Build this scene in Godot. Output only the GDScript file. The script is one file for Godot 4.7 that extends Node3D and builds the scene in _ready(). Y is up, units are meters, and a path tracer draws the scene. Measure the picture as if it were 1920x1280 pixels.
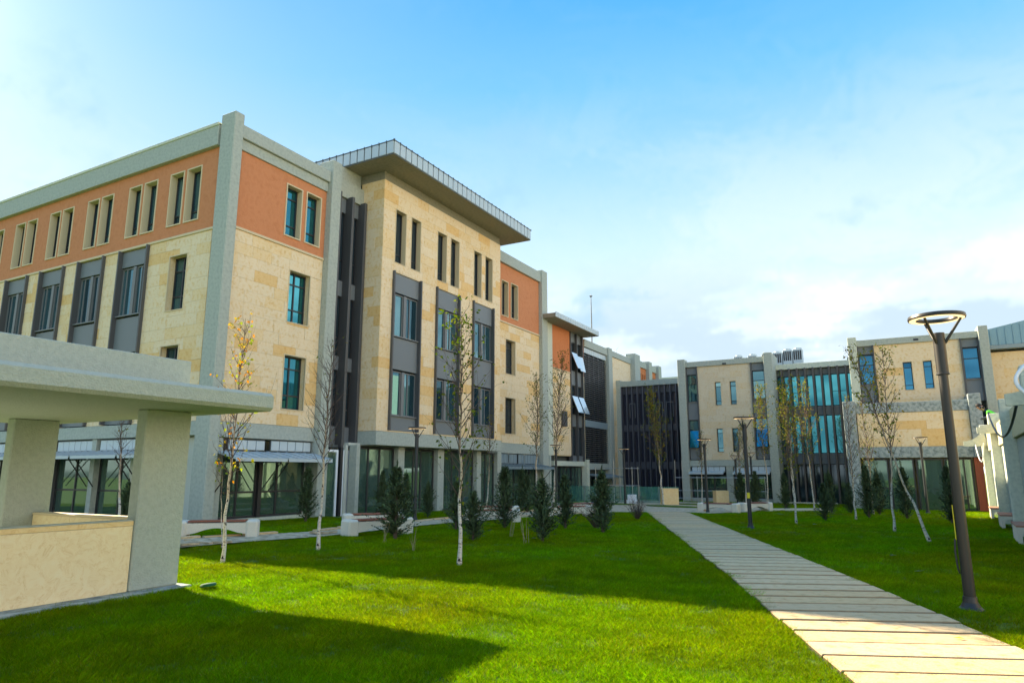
extends Node3D
# y up, metres. -z runs along the main building's long front, +x to the right of it.

const EXPO := 3.8
var M := {}
var rng := RandomNumberGenerator.new()
var taken := {}

class MB:
	# collects polygons of one mesh, in the frame t
	var v := PackedVector3Array()
	var n := PackedVector3Array()
	var uv := PackedVector2Array()
	var c := PackedColorArray()
	var col := Color.WHITE
	var t := Transform3D()
	func _init(frame := Transform3D()):
		t = frame
	func poly(p: Array, hint: Vector3):
		var a: Vector3 = t * p[0]
		var h := t.basis * hint
		for i in range(1, p.size() - 1):
			var b: Vector3 = t * p[i]
			var d: Vector3 = t * p[i + 1]
			var nn := (b - a).cross(d - a).normalized()
			if nn.dot(h) < 0:
				nn = -nn
				v.append_array([a, b, d])
			else:
				v.append_array([a, d, b])
			n.append_array([nn, nn, nn])
			c.append_array([col, col, col])
			uv.append_array([Vector2(), Vector2(), Vector2()])
	func quad(a: Vector3, b: Vector3, d: Vector3, e: Vector3, hint: Vector3):
		poly([a, b, d, e], hint)
	func smooth_tri(a: Vector3, b: Vector3, d: Vector3, na: Vector3, nb: Vector3, nd: Vector3, ua := Vector2(), ub := Vector2(), ud := Vector2()):
		var f := (b - a).cross(d - a)
		if f.dot(na + nb + nd) < 0:
			v.append_array([t * a, t * b, t * d]); n.append_array([t.basis * na, t.basis * nb, t.basis * nd]); uv.append_array([ua, ub, ud])
		else:
			v.append_array([t * a, t * d, t * b]); n.append_array([t.basis * na, t.basis * nd, t.basis * nb]); uv.append_array([ua, ud, ub])
		c.append_array([col, col, col])
	func box(x0: float, x1: float, y0: float, y1: float, z0: float, z1: float, bev := 0.0, back := true):
		var lo := Vector3(minf(x0, x1), minf(y0, y1), minf(z0, z1))
		var hi := Vector3(maxf(x0, x1), maxf(y0, y1), maxf(z0, z1))
		var ctr := (lo + hi) / 2
		var hs := (hi - lo) / 2
		for a in 3:
			var b := (a + 1) % 3
			var d := (a + 2) % 3
			for s in [-1.0, 1.0]:
				if a == 2 and s < 0 and not back:
					continue
				var pts := []
				for k in [[-1, -1], [1, -1], [1, 1], [-1, 1]]:
					var q := Vector3()
					q[a] = s * hs[a]; q[b] = k[0] * (hs[b] - bev); q[d] = k[1] * (hs[d] - bev)
					pts.append(ctr + q)
				var h := Vector3(); h[a] = s
				poly(pts, h)
			if bev > 0:
				for s in [-1.0, 1.0]:
					for r in [-1.0, 1.0]:
						var e := []
						for k in [[-1, 0], [1, 0], [1, 1], [-1, 1]]:
							var q := Vector3()
							q[a] = k[0] * (hs[a] - bev)
							q[b] = s * (hs[b] - (0.0 if k[1] == 0 else bev))
							q[d] = r * (hs[d] - (bev if k[1] == 0 else 0.0))
							e.append(ctr + q)
						var h := Vector3(); h[b] = s; h[d] = r
						poly(e, h)
		if bev > 0:
			for sx in [-1.0, 1.0]:
				for sy in [-1.0, 1.0]:
					for sz in [-1.0, 1.0]:
						var sg := Vector3(sx, sy, sz)
						poly([ctr + sg * (hs - Vector3(0, bev, bev)), ctr + sg * (hs - Vector3(bev, 0, bev)), ctr + sg * (hs - Vector3(bev, bev, 0))], sg)
	func prism(outline: PackedVector2Array, z0: float, z1: float):
		# outline in x,y, thickness along z
		var cc := Vector2()
		for p in outline: cc += p / outline.size()
		var idx := Geometry2D.triangulate_polygon(outline)
		for i in range(0, idx.size(), 3):
			var a := outline[idx[i]]; var b := outline[idx[i + 1]]; var d := outline[idx[i + 2]]
			poly([Vector3(a.x, a.y, z0), Vector3(b.x, b.y, z0), Vector3(d.x, d.y, z0)], Vector3(0, 0, -1) if z0 < z1 else Vector3(0, 0, 1))
			poly([Vector3(a.x, a.y, z1), Vector3(b.x, b.y, z1), Vector3(d.x, d.y, z1)], Vector3(0, 0, 1) if z0 < z1 else Vector3(0, 0, -1))
		var cw := Geometry2D.is_polygon_clockwise(outline)
		for i in outline.size():
			var a := outline[i]; var b := outline[(i + 1) % outline.size()]
			var e := b - a
			var h := Vector3(-e.y, e.x, 0) if cw else Vector3(e.y, -e.x, 0)
			# is_polygon_clockwise counts y downwards
			if Geometry2D.is_point_in_polygon((a + b) / 2 + Vector2(h.x, h.y).normalized() * 0.001, outline): h = -h
			poly([Vector3(a.x, a.y, z0), Vector3(b.x, b.y, z0), Vector3(b.x, b.y, z1), Vector3(a.x, a.y, z1)], h)
	func tube(pts: Array, radii: Array, sides := 6, cap := true, vscale := 1.0):
		var rings := []
		var length := 0.0
		for i in pts.size():
			var p: Vector3 = pts[i]
			var d: Vector3 = (pts[mini(i + 1, pts.size() - 1)] - pts[maxi(i - 1, 0)])
			d = d.normalized()
			var a := d.cross(Vector3.RIGHT if absf(d.x) < 0.8 else Vector3.UP).normalized()
			var b := d.cross(a)
			if i: length += (pts[i] - pts[i - 1]).length()
			var ring := []
			for k in sides + 1:
				var w := TAU * k / sides
				var o := a * cos(w) + b * sin(w)
				ring.append([p + o * radii[i], o, Vector2(float(k) / sides, length * vscale)])
			rings.append(ring)
		for i in rings.size() - 1:
			for k in sides:
				var A: Array = rings[i][k]; var B: Array = rings[i][k + 1]; var C: Array = rings[i + 1][k + 1]; var D: Array = rings[i + 1][k]
				smooth_tri(A[0], B[0], C[0], A[1], B[1], C[1], A[2], B[2], C[2])
				smooth_tri(A[0], C[0], D[0], A[1], C[1], D[1], A[2], C[2], D[2])
		if cap:
			for e in [0, rings.size() - 1]:
				var ring: Array = rings[e]
				var out: Vector3 = (pts[0] - pts[1]) if e == 0 else (pts[e] - pts[e - 1])
				var pp := []
				for k in sides: pp.append(ring[k][0])
				poly(pp, out)
	func lathe(profile: Array, sides := 16, at := Vector3.ZERO):
		# profile: [radius, height] from bottom to top; flat shaded across, smooth around
		for i in profile.size() - 1:
			var r0: float = profile[i][0]; var y0: float = profile[i][1]; var r1: float = profile[i + 1][0]; var y1: float = profile[i + 1][1]
			var sl := Vector2(y1 - y0, r0 - r1).normalized()
			for k in sides:
				var w0 := TAU * k / sides; var w1 := TAU * (k + 1) / sides
				var e0 := Vector3(cos(w0), 0, sin(w0)); var e1 := Vector3(cos(w1), 0, sin(w1))
				var n0 := e0 * sl.x + Vector3.UP * sl.y; var n1 := e1 * sl.x + Vector3.UP * sl.y
				var a := at + e0 * r0 + Vector3.UP * y0; var b := at + e1 * r0 + Vector3.UP * y0
				var d := at + e1 * r1 + Vector3.UP * y1; var e := at + e0 * r1 + Vector3.UP * y1
				if r0 > 0.0001: smooth_tri(a, b, d, n0, n1, n1)
				if r1 > 0.0001: smooth_tri(a, d, e, n0, n1, n0)
	func mesh() -> ArrayMesh:
		var arr := []
		arr.resize(Mesh.ARRAY_MAX)
		arr[Mesh.ARRAY_VERTEX] = v; arr[Mesh.ARRAY_NORMAL] = n; arr[Mesh.ARRAY_TEX_UV] = uv; arr[Mesh.ARRAY_COLOR] = c
		var m := ArrayMesh.new()
		if v.size(): m.add_surface_from_arrays(Mesh.PRIMITIVE_TRIANGLES, arr)
		return m

func numbered(called: String) -> String:
	var k: int = taken.get(called, 0)
	taken[called] = k + 1
	return called if k == 0 else "%s_%03d" % [called, k]

func thing(called: String, label: String, category: String, at := Vector3.ZERO, group := "", turn := 0.0) -> Node3D:
	var o := Node3D.new()
	o.name = numbered(called)
	add_child(o)
	o.position = at
	o.rotation.y = turn
	o.set_meta("label", label)
	o.set_meta("category", category)
	if group: o.set_meta("group", group)
	return o

# a named mesh under parent; world = the vertices are in world axes
func part(called: String, mb: MB, mat: Material, parent: Node, world := false) -> MeshInstance3D:
	var o := MeshInstance3D.new()
	o.mesh = mb.mesh()
	o.material_override = mat
	o.name = called if parent != self else numbered(called)
	parent.add_child(o, true)
	if world and parent is Node3D and parent != self:
		o.transform = Transform3D(parent.transform.basis.inverse(), parent.transform.basis.inverse() * -parent.position)
	return o

func shared(called: String, mesh: Mesh, mat: Material, parent: Node, tr := Transform3D()) -> MeshInstance3D:
	var o := MeshInstance3D.new()
	o.mesh = mesh
	o.material_override = mat
	o.name = called
	parent.add_child(o, true)
	o.transform = tr
	return o

func lin(r: float, g: float, b: float) -> Color:
	return Color(r, g, b).linear_to_srgb()

func noise_tex(freq: float, octaves: int, stops: Array, sd: int, warp := 0.0, size := 512, normal := 0.0, ridged := false) -> NoiseTexture2D:
	var f := FastNoiseLite.new()
	f.seed = sd
	f.noise_type = FastNoiseLite.TYPE_SIMPLEX_SMOOTH
	f.frequency = freq
	f.fractal_octaves = octaves
	if ridged: f.fractal_type = FastNoiseLite.FRACTAL_RIDGED
	f.fractal_gain = 0.55
	if warp > 0:
		f.domain_warp_enabled = true
		f.domain_warp_amplitude = warp
		f.domain_warp_frequency = freq * 0.8
	var t := NoiseTexture2D.new()
	t.width = size; t.height = size
	t.seamless = true
	t.noise = f
	if normal > 0:
		t.as_normal_map = true
		t.bump_strength = normal
	else:
		var g := Gradient.new()
		g.offsets = PackedFloat32Array(stops.map(func(s): return s[0]))
		g.colors = PackedColorArray(stops.map(func(s): return lin(s[1], s[2], s[3])))
		t.color_ramp = g
	return t

# world-space material with a coarse colour pattern and a fine normal
func surf(tex: Texture2D, metres: float, rough := 0.85, tint := Color.WHITE, nrm: Texture2D = null, nscale := 0.5, world := true) -> StandardMaterial3D:
	var m := StandardMaterial3D.new()
	m.albedo_color = tint
	m.albedo_texture = tex
	m.roughness = rough
	m.uv1_triplanar = true
	m.uv1_world_triplanar = world
	m.uv1_scale = Vector3.ONE / metres
	if nrm:
		m.normal_enabled = true
		m.normal_texture = nrm
		m.normal_scale = nscale
	return m

func plain(r: float, g: float, b: float, rough := 0.7, metal := 0.0) -> StandardMaterial3D:
	var m := StandardMaterial3D.new()
	m.albedo_color = lin(r, g, b)
	m.roughness = rough
	m.metallic = metal
	return m

func ground_y(z: float) -> float:
	return -0.012 * clampf(-z - 12.0, 0.0, 60.0)
func gp(x: float, z: float) -> Vector3:
	return Vector3(x, ground_y(z), z)

func front(x: float) -> Transform3D:   # a face that looks to +x: u runs along -z
	return Transform3D(Basis(Vector3(0, 0, -1), Vector3.UP, Vector3(1, 0, 0)), Vector3(x, 0, 0))
func side(z: float) -> Transform3D:    # a face that looks to +z: u runs along +x
	return Transform3D(Basis(Vector3(1, 0, 0), Vector3.UP, Vector3(0, 0, 1)), Vector3(0, 0, z))
func R(u0: float, u1: float, y0: float, y1: float) -> Rect2:
	return Rect2(minf(u0, u1), y0, absf(u1 - u0), y1 - y0)

func cut(r: Rect2, holes: Array) -> Array:
	var out := [r]
	for h in holes:
		var nx := []
		for q in out:
			if not q.intersects(h):
				nx.append(q); continue
			var i: Rect2 = q.intersection(h)
			if i.position.y > q.position.y + 0.001: nx.append(Rect2(q.position.x, q.position.y, q.size.x, i.position.y - q.position.y))
			if i.end.y < q.end.y - 0.001: nx.append(Rect2(q.position.x, i.end.y, q.size.x, q.end.y - i.end.y))
			if i.position.x > q.position.x + 0.001: nx.append(Rect2(q.position.x, i.position.y, i.position.x - q.position.x, i.size.y))
			if i.end.x < q.end.x - 0.001: nx.append(Rect2(i.end.x, i.position.y, q.end.x - i.end.x, i.size.y))
		out = nx
	return out

# the wall behind the cladding, with its openings left open
func backing(parent: Node3D, F: Transform3D, r: Rect2, holes: Array, mat: Material, n1 := 0.0, thick := 0.35, called := "wall") -> void:
	var mb := MB.new(F)
	for q in cut(r, holes):
		mb.box(q.position.x, q.end.x, q.position.y, q.end.y, n1 - thick, n1)
	part(called, mb, mat, parent, true)

# stone tiles in courses; each its own piece, or joined when single is false
func clad(parent: Node3D, F: Transform3D, r: Rect2, holes: Array, mats: Array, th := 0.45, tw := 1.0, single := true, edge_deep := 0.03) -> void:
	var y := r.position.y
	var joined := []
	for m in mats: joined.append(MB.new(F))
	var rows := maxi(1, roundi(r.size.y / th))
	var hh := r.size.y / rows
	for i in rows:
		var u := r.position.x
		var first := true
		while u < r.end.x - 0.001:
			var w := tw * rng.randf_range(0.75, 1.25)
			if first: w *= rng.randf_range(0.3, 1.0)
			first = false
			if r.end.x - u - w < 0.25: w = r.end.x - u
			var k := rng.randi() % mats.size()
			if rng.randf() < 0.45: k = 0
			var mb: MB = MB.new(F) if single else joined[k]
			var d := edge_deep + rng.randf_range(-0.005, 0.005)
			var any := false
			for q in cut(Rect2(u, y, w, hh), holes):
				if q.size.x < 0.01 or q.size.y < 0.01: continue
				mb.box(q.position.x + 0.003, q.end.x - 0.003, q.position.y + 0.0025, q.end.y - 0.0025, 0.002, d, 0.0, false)
				any = true
			if single and any: part("stone_tile", mb, mats[k], parent, true)
			u += w
		y += hh
	if not single:
		for k in mats.size():
			if joined[k].v.size():
				part("stone_cladding", joined[k], mats[k], parent, true).set_meta("kind", "stuff")

# a window in the opening r: frame with mullions and transoms, panes as its pieces
func window(parent: Node3D, F: Transform3D, r: Rect2, n: float, cols: Array, rows: Array, frame: Material, glass: Material, fw := 0.06, called := "window", tilt := 0.009) -> MeshInstance3D:
	var mb := MB.new(F)
	var u0 := r.position.x; var u1 := r.end.x; var y0 := r.position.y; var y1 := r.end.y
	mb.box(u0, u0 + fw, y0, y1, n - 0.05, n + 0.03)
	mb.box(u1 - fw, u1, y0, y1, n - 0.05, n + 0.03)
	mb.box(u0 + fw, u1 - fw, y0, y0 + fw, n - 0.05, n + 0.028)
	mb.box(u0 + fw, u1 - fw, y1 - fw, y1, n - 0.05, n + 0.028)
	var cu := [0.0]; cu.append_array(cols); cu.append(1.0)
	var cy := [0.0]; cy.append_array(rows); cy.append(1.0)
	var iw := u1 - u0 - 2 * fw; var ih := y1 - y0 - 2 * fw
	for k in cols: mb.box(u0 + fw + iw * k - fw / 2, u0 + fw + iw * k + fw / 2, y0 + fw, y1 - fw, n - 0.045, n + 0.024)
	for k in rows: mb.box(u0 + fw, u1 - fw, y0 + fw + ih * k - fw * 0.45, y0 + fw + ih * k + fw * 0.45, n - 0.04, n + 0.02)
	var w := part(called, mb, frame, parent, true)
	for i in cu.size() - 1:
		for j in cy.size() - 1:
			var g := MB.new(F)
			var a0: float = u0 + fw + iw * cu[i]; var a1: float = u0 + fw + iw * cu[i + 1]
			var b0: float = y0 + fw + ih * cy[j]; var b1: float = y0 + fw + ih * cy[j + 1]
			var s := Vector2(rng.randf_range(-tilt, tilt), rng.randf_range(-tilt, tilt))
			var q := func(a: float, b: float, k: float) -> Vector3: return Vector3(a, b, n - 0.012 + k + s.x * (a - (a0 + a1) / 2) + s.y * (b - (b0 + b1) / 2))
			g.quad(q.call(a0, b0, 0.0), q.call(a1, b0, 0.0), q.call(a1, b1, 0.0), q.call(a0, b1, 0.0), Vector3(0, 0, 1))
			g.quad(q.call(a0, b0, -0.008), q.call(a1, b0, -0.008), q.call(a1, b1, -0.008), q.call(a0, b1, -0.008), Vector3(0, 0, -1))
			var pick := rng.randf()
			var gm: Material = glass
			if glass == M.glass and pick < 0.5: gm = M.glass_alt if pick < 0.33 else M.glass_pale
			part("pane", g, gm, w)
	return w

# a thin trim round an opening
func surround(parent: Node3D, F: Transform3D, r: Rect2, mat: Material, w := 0.05, n := 0.05, deep := 0.3) -> void:
	var mb := MB.new(F)
	mb.box(r.position.x - w, r.position.x, r.position.y - w, r.end.y + w, -0.02, n)
	mb.box(r.end.x, r.end.x + w, r.position.y - w, r.end.y + w, -0.02, n)
	mb.box(r.position.x, r.end.x, r.end.y, r.end.y + w, -0.02, n - 0.002)
	mb.box(r.position.x - 0.002, r.end.x + 0.002, r.position.y - w, r.position.y, -deep, n + 0.012)
	part("window_surround", mb, mat, parent, true)

func slab(parent: Node3D, called: String, mat: Material, F: Transform3D, u0: float, u1: float, y0: float, y1: float, n0: float, n1: float, bev := 0.0) -> MeshInstance3D:
	var mb := MB.new(F)
	mb.box(u0, u1, y0, y1, n0, n1, bev)
	return part(called, mb, mat, parent, true)

func sky_color(d: Vector3, nz: FastNoiseLite, nf: FastNoiseLite, sun: Vector3) -> Color:
	var el := rad_to_deg(asin(clampf(d.y, -1, 1)))
	var keys := [[-90.0, 0.62, 0.70, 0.74], [0.0, 1.25, 1.28, 1.26], [5.0, 0.98, 1.05, 1.08], [9.0, 0.80, 0.92, 1.02], [14.0, 0.68, 0.85, 0.99], [18.0, 0.56, 0.79, 0.98], [25.0, 0.33, 0.63, 0.94], [31.0, 0.165, 0.515, 0.92], [38.0, 0.075, 0.405, 0.90], [60.0, 0.06, 0.36, 0.88], [90.0, 0.05, 0.32, 0.82]]
	var c := Vector3()
	for i in keys.size() - 1:
		if el <= keys[i + 1][0]:
			var t: float = (el - keys[i][0]) / (keys[i + 1][0] - keys[i][0])
			c = Vector3(keys[i][1], keys[i][2], keys[i][3]).lerp(Vector3(keys[i + 1][1], keys[i + 1][2], keys[i + 1][3]), t)
			break
	var g := rad_to_deg(acos(clampf(d.dot(sun), -1, 1)))
	var glow := exp(-g / 14.0)
	c = c.lerp(Vector3(1.0, 1.06, 1.1), clampf(glow * 0.6, 0, 0.95)) + Vector3(1, 0.98, 0.93) * exp(-g / 3.0) * 0.8
	if d.y > 0.0:
		var p := Vector3(d.x, 0, d.z) / (d.y + 0.16)
		# high thin veil, thickened overhead out of view to whiten the light below
		var veil := nz.get_noise_3d(p.x * 26.0 + 50.0, 7.0, p.z * 26.0) * 0.5 + 0.5
		veil = smoothstep(0.36, 0.85, veil) * (0.42 * smoothstep(0.62, 0.25, d.y) + 0.75 * smoothstep(0.55, 0.8, d.y))
		c = c.lerp(Vector3(0.90, 0.95, 1.0), veil)
		# low cloud banks, bright above and bluish grey beneath
		# unseen clouds opposite the sun are raised and brightened to light the shaded facades
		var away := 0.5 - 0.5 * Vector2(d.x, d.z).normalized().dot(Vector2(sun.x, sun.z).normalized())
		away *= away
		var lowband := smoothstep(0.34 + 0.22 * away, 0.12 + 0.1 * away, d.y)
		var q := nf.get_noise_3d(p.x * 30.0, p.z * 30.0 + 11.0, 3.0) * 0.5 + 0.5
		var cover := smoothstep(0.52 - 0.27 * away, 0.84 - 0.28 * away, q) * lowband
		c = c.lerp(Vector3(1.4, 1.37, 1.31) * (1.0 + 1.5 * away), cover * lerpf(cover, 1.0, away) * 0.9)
		var q2 := nf.get_noise_3d(p.x * 26.0 + 90.0, p.z * 40.0 - 30.0, 9.0) * 0.5 + 0.5
		var grey := smoothstep(0.44, 0.62, q2) * smoothstep(0.34, 0.18, d.y) * smoothstep(0.0, 0.07, d.y)
		c = c.lerp(Vector3(0.52, 0.67, 0.79), grey * 0.8)
		var q3 := nf.get_noise_3d(p.x * 60.0 + 200.0, p.z * 60.0, 21.0) * 0.5 + 0.5
		var scud := smoothstep(0.62, 0.80, q3) * smoothstep(0.60, 0.40, d.y) * smoothstep(0.10, 0.2, d.y)
		c = c.lerp(Vector3(0.34, 0.60, 0.80), scud * 0.45)
	c *= 1.22
	return Color(c.x, c.y, c.z)

func _ready():
	rng.seed = 7
	# ---- camera, sky, sun, exposure
	var cam := Camera3D.new()
	cam.name = "camera"
	add_child(cam)
	cam.position = Vector3(0, 1.7, 0)
	cam.rotation = Vector3(deg_to_rad(10.83), deg_to_rad(28.9), 0)
	cam.fov = 53.32
	cam.near = 0.05
	cam.far = 1500
	cam.current = true
	var travel := Vector3(1.72, -1.0, 0.43).normalized()
	var sun := DirectionalLight3D.new()
	sun.name = "sun"
	add_child(sun)
	sun.look_at_from_position(Vector3.ZERO, travel, Vector3.UP)
	sun.light_energy = 1.6
	sun.light_color = Color(1.0, 0.93, 0.80)
	sun.light_angular_distance = 0.5
	sun.shadow_enabled = true
	var nz := FastNoiseLite.new()
	nz.seed = 4; nz.frequency = 0.03; nz.fractal_octaves = 6; nz.domain_warp_enabled = true; nz.domain_warp_amplitude = 25.0; nz.domain_warp_frequency = 0.015
	var nf := FastNoiseLite.new()
	nf.seed = 12; nf.frequency = 0.034; nf.fractal_octaves = 6; nf.domain_warp_enabled = true; nf.domain_warp_amplitude = 12.0; nf.domain_warp_frequency = 0.03
	var W := 1536; var H := 768
	var px := PackedFloat32Array()
	px.resize(W * H * 3)
	for j in H:
		var th := PI * (j + 0.5) / H
		if j > H / 2 + 8:
			for i in W:
				var k := (j * W + i) * 3
				px[k] = 0.45 / EXPO; px[k + 1] = 0.52 / EXPO; px[k + 2] = 0.50 / EXPO
			continue
		for i in W:
			var ph := TAU * (i + 0.5) / W
			var d := Vector3(sin(ph) * sin(th), cos(th), -cos(ph) * sin(th))
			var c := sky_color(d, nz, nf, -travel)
			var k := (j * W + i) * 3
			px[k] = c.r / EXPO; px[k + 1] = c.g / EXPO; px[k + 2] = c.b / EXPO
	var im := Image.create_from_data(W, H, false, Image.FORMAT_RGBF, px.to_byte_array())
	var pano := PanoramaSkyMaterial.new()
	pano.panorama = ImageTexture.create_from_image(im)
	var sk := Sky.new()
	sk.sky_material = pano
	var env := Environment.new()
	env.background_mode = Environment.BG_SKY
	env.sky = sk
	env.tonemap_mode = Environment.TONE_MAPPER_LINEAR
	env.tonemap_exposure = EXPO
	env.sdfgi_enabled = true; env.ssao_enabled = true; env.ssil_enabled = true
	var we := WorldEnvironment.new()
	we.name = "sky"
	we.environment = env
	add_child(we)

	materials()
	setting()
	main_building()
	second_block()
	fin_link()
	block_a()
	glazed_link()
	block_c()
	block_d()
	distant()
	pavilion()
	colonnade()
	lamps()
	benches()
	trees()
	shrubs()
	small_things()
	lawn_grass()

func materials():
	var fine := noise_tex(0.09, 4, [], 3, 0.0, 512, 3.0)
	var trav := noise_tex(0.016, 5, [[0.0, 0.66, 0.42, 0.17], [0.3, 0.75, 0.57, 0.33], [0.55, 0.78, 0.63, 0.42], [0.8, 0.74, 0.56, 0.32], [1.0, 0.64, 0.41, 0.17]], 21, 50.0)
	M.stone = []
	for tint in [[1, 1, 1], [0.98, 0.91, 0.76], [1.0, 0.99, 0.98], [0.96, 0.80, 0.52], [0.99, 0.94, 0.82]]:
		M.stone.append(surf(trav, 2.6, 0.75, lin(tint[0], tint[1], tint[2]), fine, 0.25))
	M.stone_wall = surf(trav, 2.6, 0.8, lin(0.95, 0.93, 0.86), fine, 0.2)
	M.stone_trim = plain(0.62, 0.50, 0.31, 0.8)
	var pale := noise_tex(0.016, 5, [[0.0, 0.60, 0.50, 0.34], [0.5, 0.66, 0.56, 0.40], [1.0, 0.58, 0.44, 0.25]], 31, 30.0)
	M.pale_stone = []
	for tint in [[1, 1, 1], [0.97, 0.95, 0.92], [1.0, 0.95, 0.86]]:
		M.pale_stone.append(surf(pale, 2.2, 0.75, lin(tint[0], tint[1], tint[2]), fine, 0.2))
	M.pale_wall = surf(pale, 2.2, 0.8, lin(0.97, 0.96, 0.94), fine, 0.2)
	var swirl := noise_tex(0.011, 6, [[0.0, 0.82, 0.69, 0.44], [0.45, 0.82, 0.66, 0.38], [0.75, 0.78, 0.60, 0.33], [0.86, 0.68, 0.48, 0.24], [0.94, 0.56, 0.37, 0.16], [1.0, 0.44, 0.26, 0.09]], 41, 140.0, 512, 0.0, true)
	M.swirl = surf(swirl, 1.3, 0.7, Color.WHITE, fine, 0.25)
	var plaster := noise_tex(0.012, 6, [[0.0, 0.52, 0.195, 0.078], [0.5, 0.57, 0.225, 0.096], [1.0, 0.50, 0.182, 0.07]], 51, 10.0)
	M.orange = surf(plaster, 3.1, 0.95, Color.WHITE, fine, 0.4)
	M.orange_bright = surf(plaster, 3.1, 0.95, lin(1.0, 0.86, 0.7), fine, 0.4)
	var conc := noise_tex(0.02, 5, [[0.0, 0.305, 0.335, 0.29], [0.5, 0.38, 0.41, 0.352], [1.0, 0.425, 0.45, 0.385]], 61, 12.0)
	M.concrete = surf(conc, 1.7, 0.9, Color.WHITE, fine, 0.35)
	M.concrete_pale = surf(conc, 1.5, 0.9, Color(1.18, 1.16, 1.12), fine, 0.3)
	var stained := noise_tex(0.012, 6, [[0.0, 0.12, 0.14, 0.135], [0.35, 0.24, 0.28, 0.27], [0.6, 0.33, 0.37, 0.36], [1.0, 0.44, 0.45, 0.42]], 65, 25.0)
	M.concrete_raw = surf(stained, 1.6, 0.95, Color.WHITE, fine, 0.5)
	var render_tex := noise_tex(0.03, 7, [[0.0, 0.33, 0.36, 0.30], [0.45, 0.37, 0.40, 0.335], [1.0, 0.41, 0.44, 0.37]], 66)
	M.render = surf(render_tex, 1.6, 0.95, Color.WHITE, fine, 0.9)
	M.soffit = surf(conc, 2.0, 0.9, lin(0.70, 0.60, 0.50), fine, 0.2)
	M.panel = plain(0.155, 0.172, 0.178, 0.5)
	M.fin = plain(0.075, 0.075, 0.075, 0.5)
	M.frame = plain(0.022, 0.022, 0.024, 0.45)
	M.frame_grey = plain(0.16, 0.165, 0.165, 0.5)
	M.white_frame = plain(0.72, 0.76, 0.80, 0.4)
	M.zinc = plain(0.46, 0.53, 0.55, 0.45, 0.1)
	M.zinc_dark = plain(0.22, 0.28, 0.30, 0.45, 0.1)
	M.seam = plain(0.10, 0.115, 0.12, 0.5, 0.2)
	M.glass = plain(0.075, 0.19, 0.23, 0.02, 0.75)
	M.glass_teal = plain(0.035, 0.20, 0.245, 0.02, 0.85)
	M.glass_dark = plain(0.05, 0.075, 0.09, 0.03, 0.55)
	M.glass_blue = plain(0.015, 0.20, 0.30, 0.05, 0.7)
	var cl := StandardMaterial3D.new()
	cl.albedo_color = Color(0.40, 0.52, 0.46, 0.22)
	cl.transparency = BaseMaterial3D.TRANSPARENCY_ALPHA
	cl.roughness = 0.02
	cl.metallic = 0.6
	M.glass_clear = cl
	M.glass_alt = plain(0.035, 0.10, 0.13, 0.02, 0.7)
	M.glass_pale = plain(0.12, 0.25, 0.28, 0.03, 0.7)
	var rail := StandardMaterial3D.new()
	rail.albedo_color = Color(0.35, 0.62, 0.55, 0.3)
	rail.transparency = BaseMaterial3D.TRANSPARENCY_ALPHA
	rail.roughness = 0.03
	M.glass_rail = rail
	M.glass_night = plain(0.045, 0.05, 0.085, 0.06, 0.5)
	M.glass_sash = plain(0.62, 0.72, 0.80, 0.12, 0.55)
	M.glass_blue2 = plain(0.02, 0.12, 0.21, 0.03, 0.8)
	M.fin_dark = plain(0.085, 0.085, 0.10, 0.5)
	M.fin_brown = plain(0.085, 0.072, 0.062, 0.5)
	M.zinc_blue = plain(0.20, 0.33, 0.38, 0.45, 0.3)
	M.red_render = surf(plaster, 1.2, 0.95, lin(0.62, 0.45, 0.55), fine, 0.4)
	M.interior_warm = plain(0.48, 0.40, 0.20, 0.9)
	M.swirl2 = surf(swirl, 1.9, 0.7, lin(0.95, 0.86, 0.70), fine, 0.25)
	M.swirl_local = surf(swirl, 1.6, 0.7, lin(0.95, 0.86, 0.72), fine, 0.25, false)
	M.beam = surf(conc, 1.4, 0.9, Color(1.25, 1.14, 0.95), fine, 0.3)
	M.brick = plain(0.42, 0.20, 0.12, 0.85)
	M.dark_cloth = plain(0.02, 0.03, 0.05, 0.85)
	M.dark_cap = plain(0.018, 0.016, 0.015, 0.8)
	M.skin = plain(0.34, 0.19, 0.12, 0.6)
	M.neon = plain(0.10, 0.75, 0.03, 0.7)
	M.yellow = plain(0.72, 0.58, 0.02, 0.6)
	M.green_plastic = plain(0.012, 0.09, 0.03, 0.35)
	M.blue_plastic = plain(0.02, 0.07, 0.2, 0.4)
	M.weed = plain(0.30, 0.25, 0.13, 0.9)
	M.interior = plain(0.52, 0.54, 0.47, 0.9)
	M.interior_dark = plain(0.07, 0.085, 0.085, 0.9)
	M.steel = plain(0.42, 0.44, 0.44, 0.35, 0.8)
	M.lamp_metal = plain(0.034, 0.030, 0.026, 0.38, 0.3)
	M.lamp_metal_far = plain(0.030, 0.034, 0.036, 0.45, 0.3)
	var lit := StandardMaterial3D.new()
	lit.albedo_color = Color(1, 0.93, 0.82)
	lit.emission_enabled = true
	lit.emission = Color(1.0, 0.84, 0.62)
	lit.emission_energy_multiplier = 0.42
	M.lamp_lit = lit
	var wood := noise_tex(0.03, 4, [[0.0, 0.16, 0.045, 0.022], [0.5, 0.26, 0.075, 0.035], [1.0, 0.34, 0.12, 0.06]], 71)
	M.wood = surf(wood, 0.8, 0.55, Color.WHITE, null, 0.0, false)
	M.wood.uv1_scale = Vector3(0.6, 6, 6)
	var cast := noise_tex(0.06, 4, [[0.0, 0.54, 0.49, 0.38], [0.5, 0.68, 0.62, 0.49], [1.0, 0.74, 0.68, 0.55]], 75)
	M.cast = surf(cast, 0.8, 0.85, Color.WHITE, fine, 0.5, false)
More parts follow.
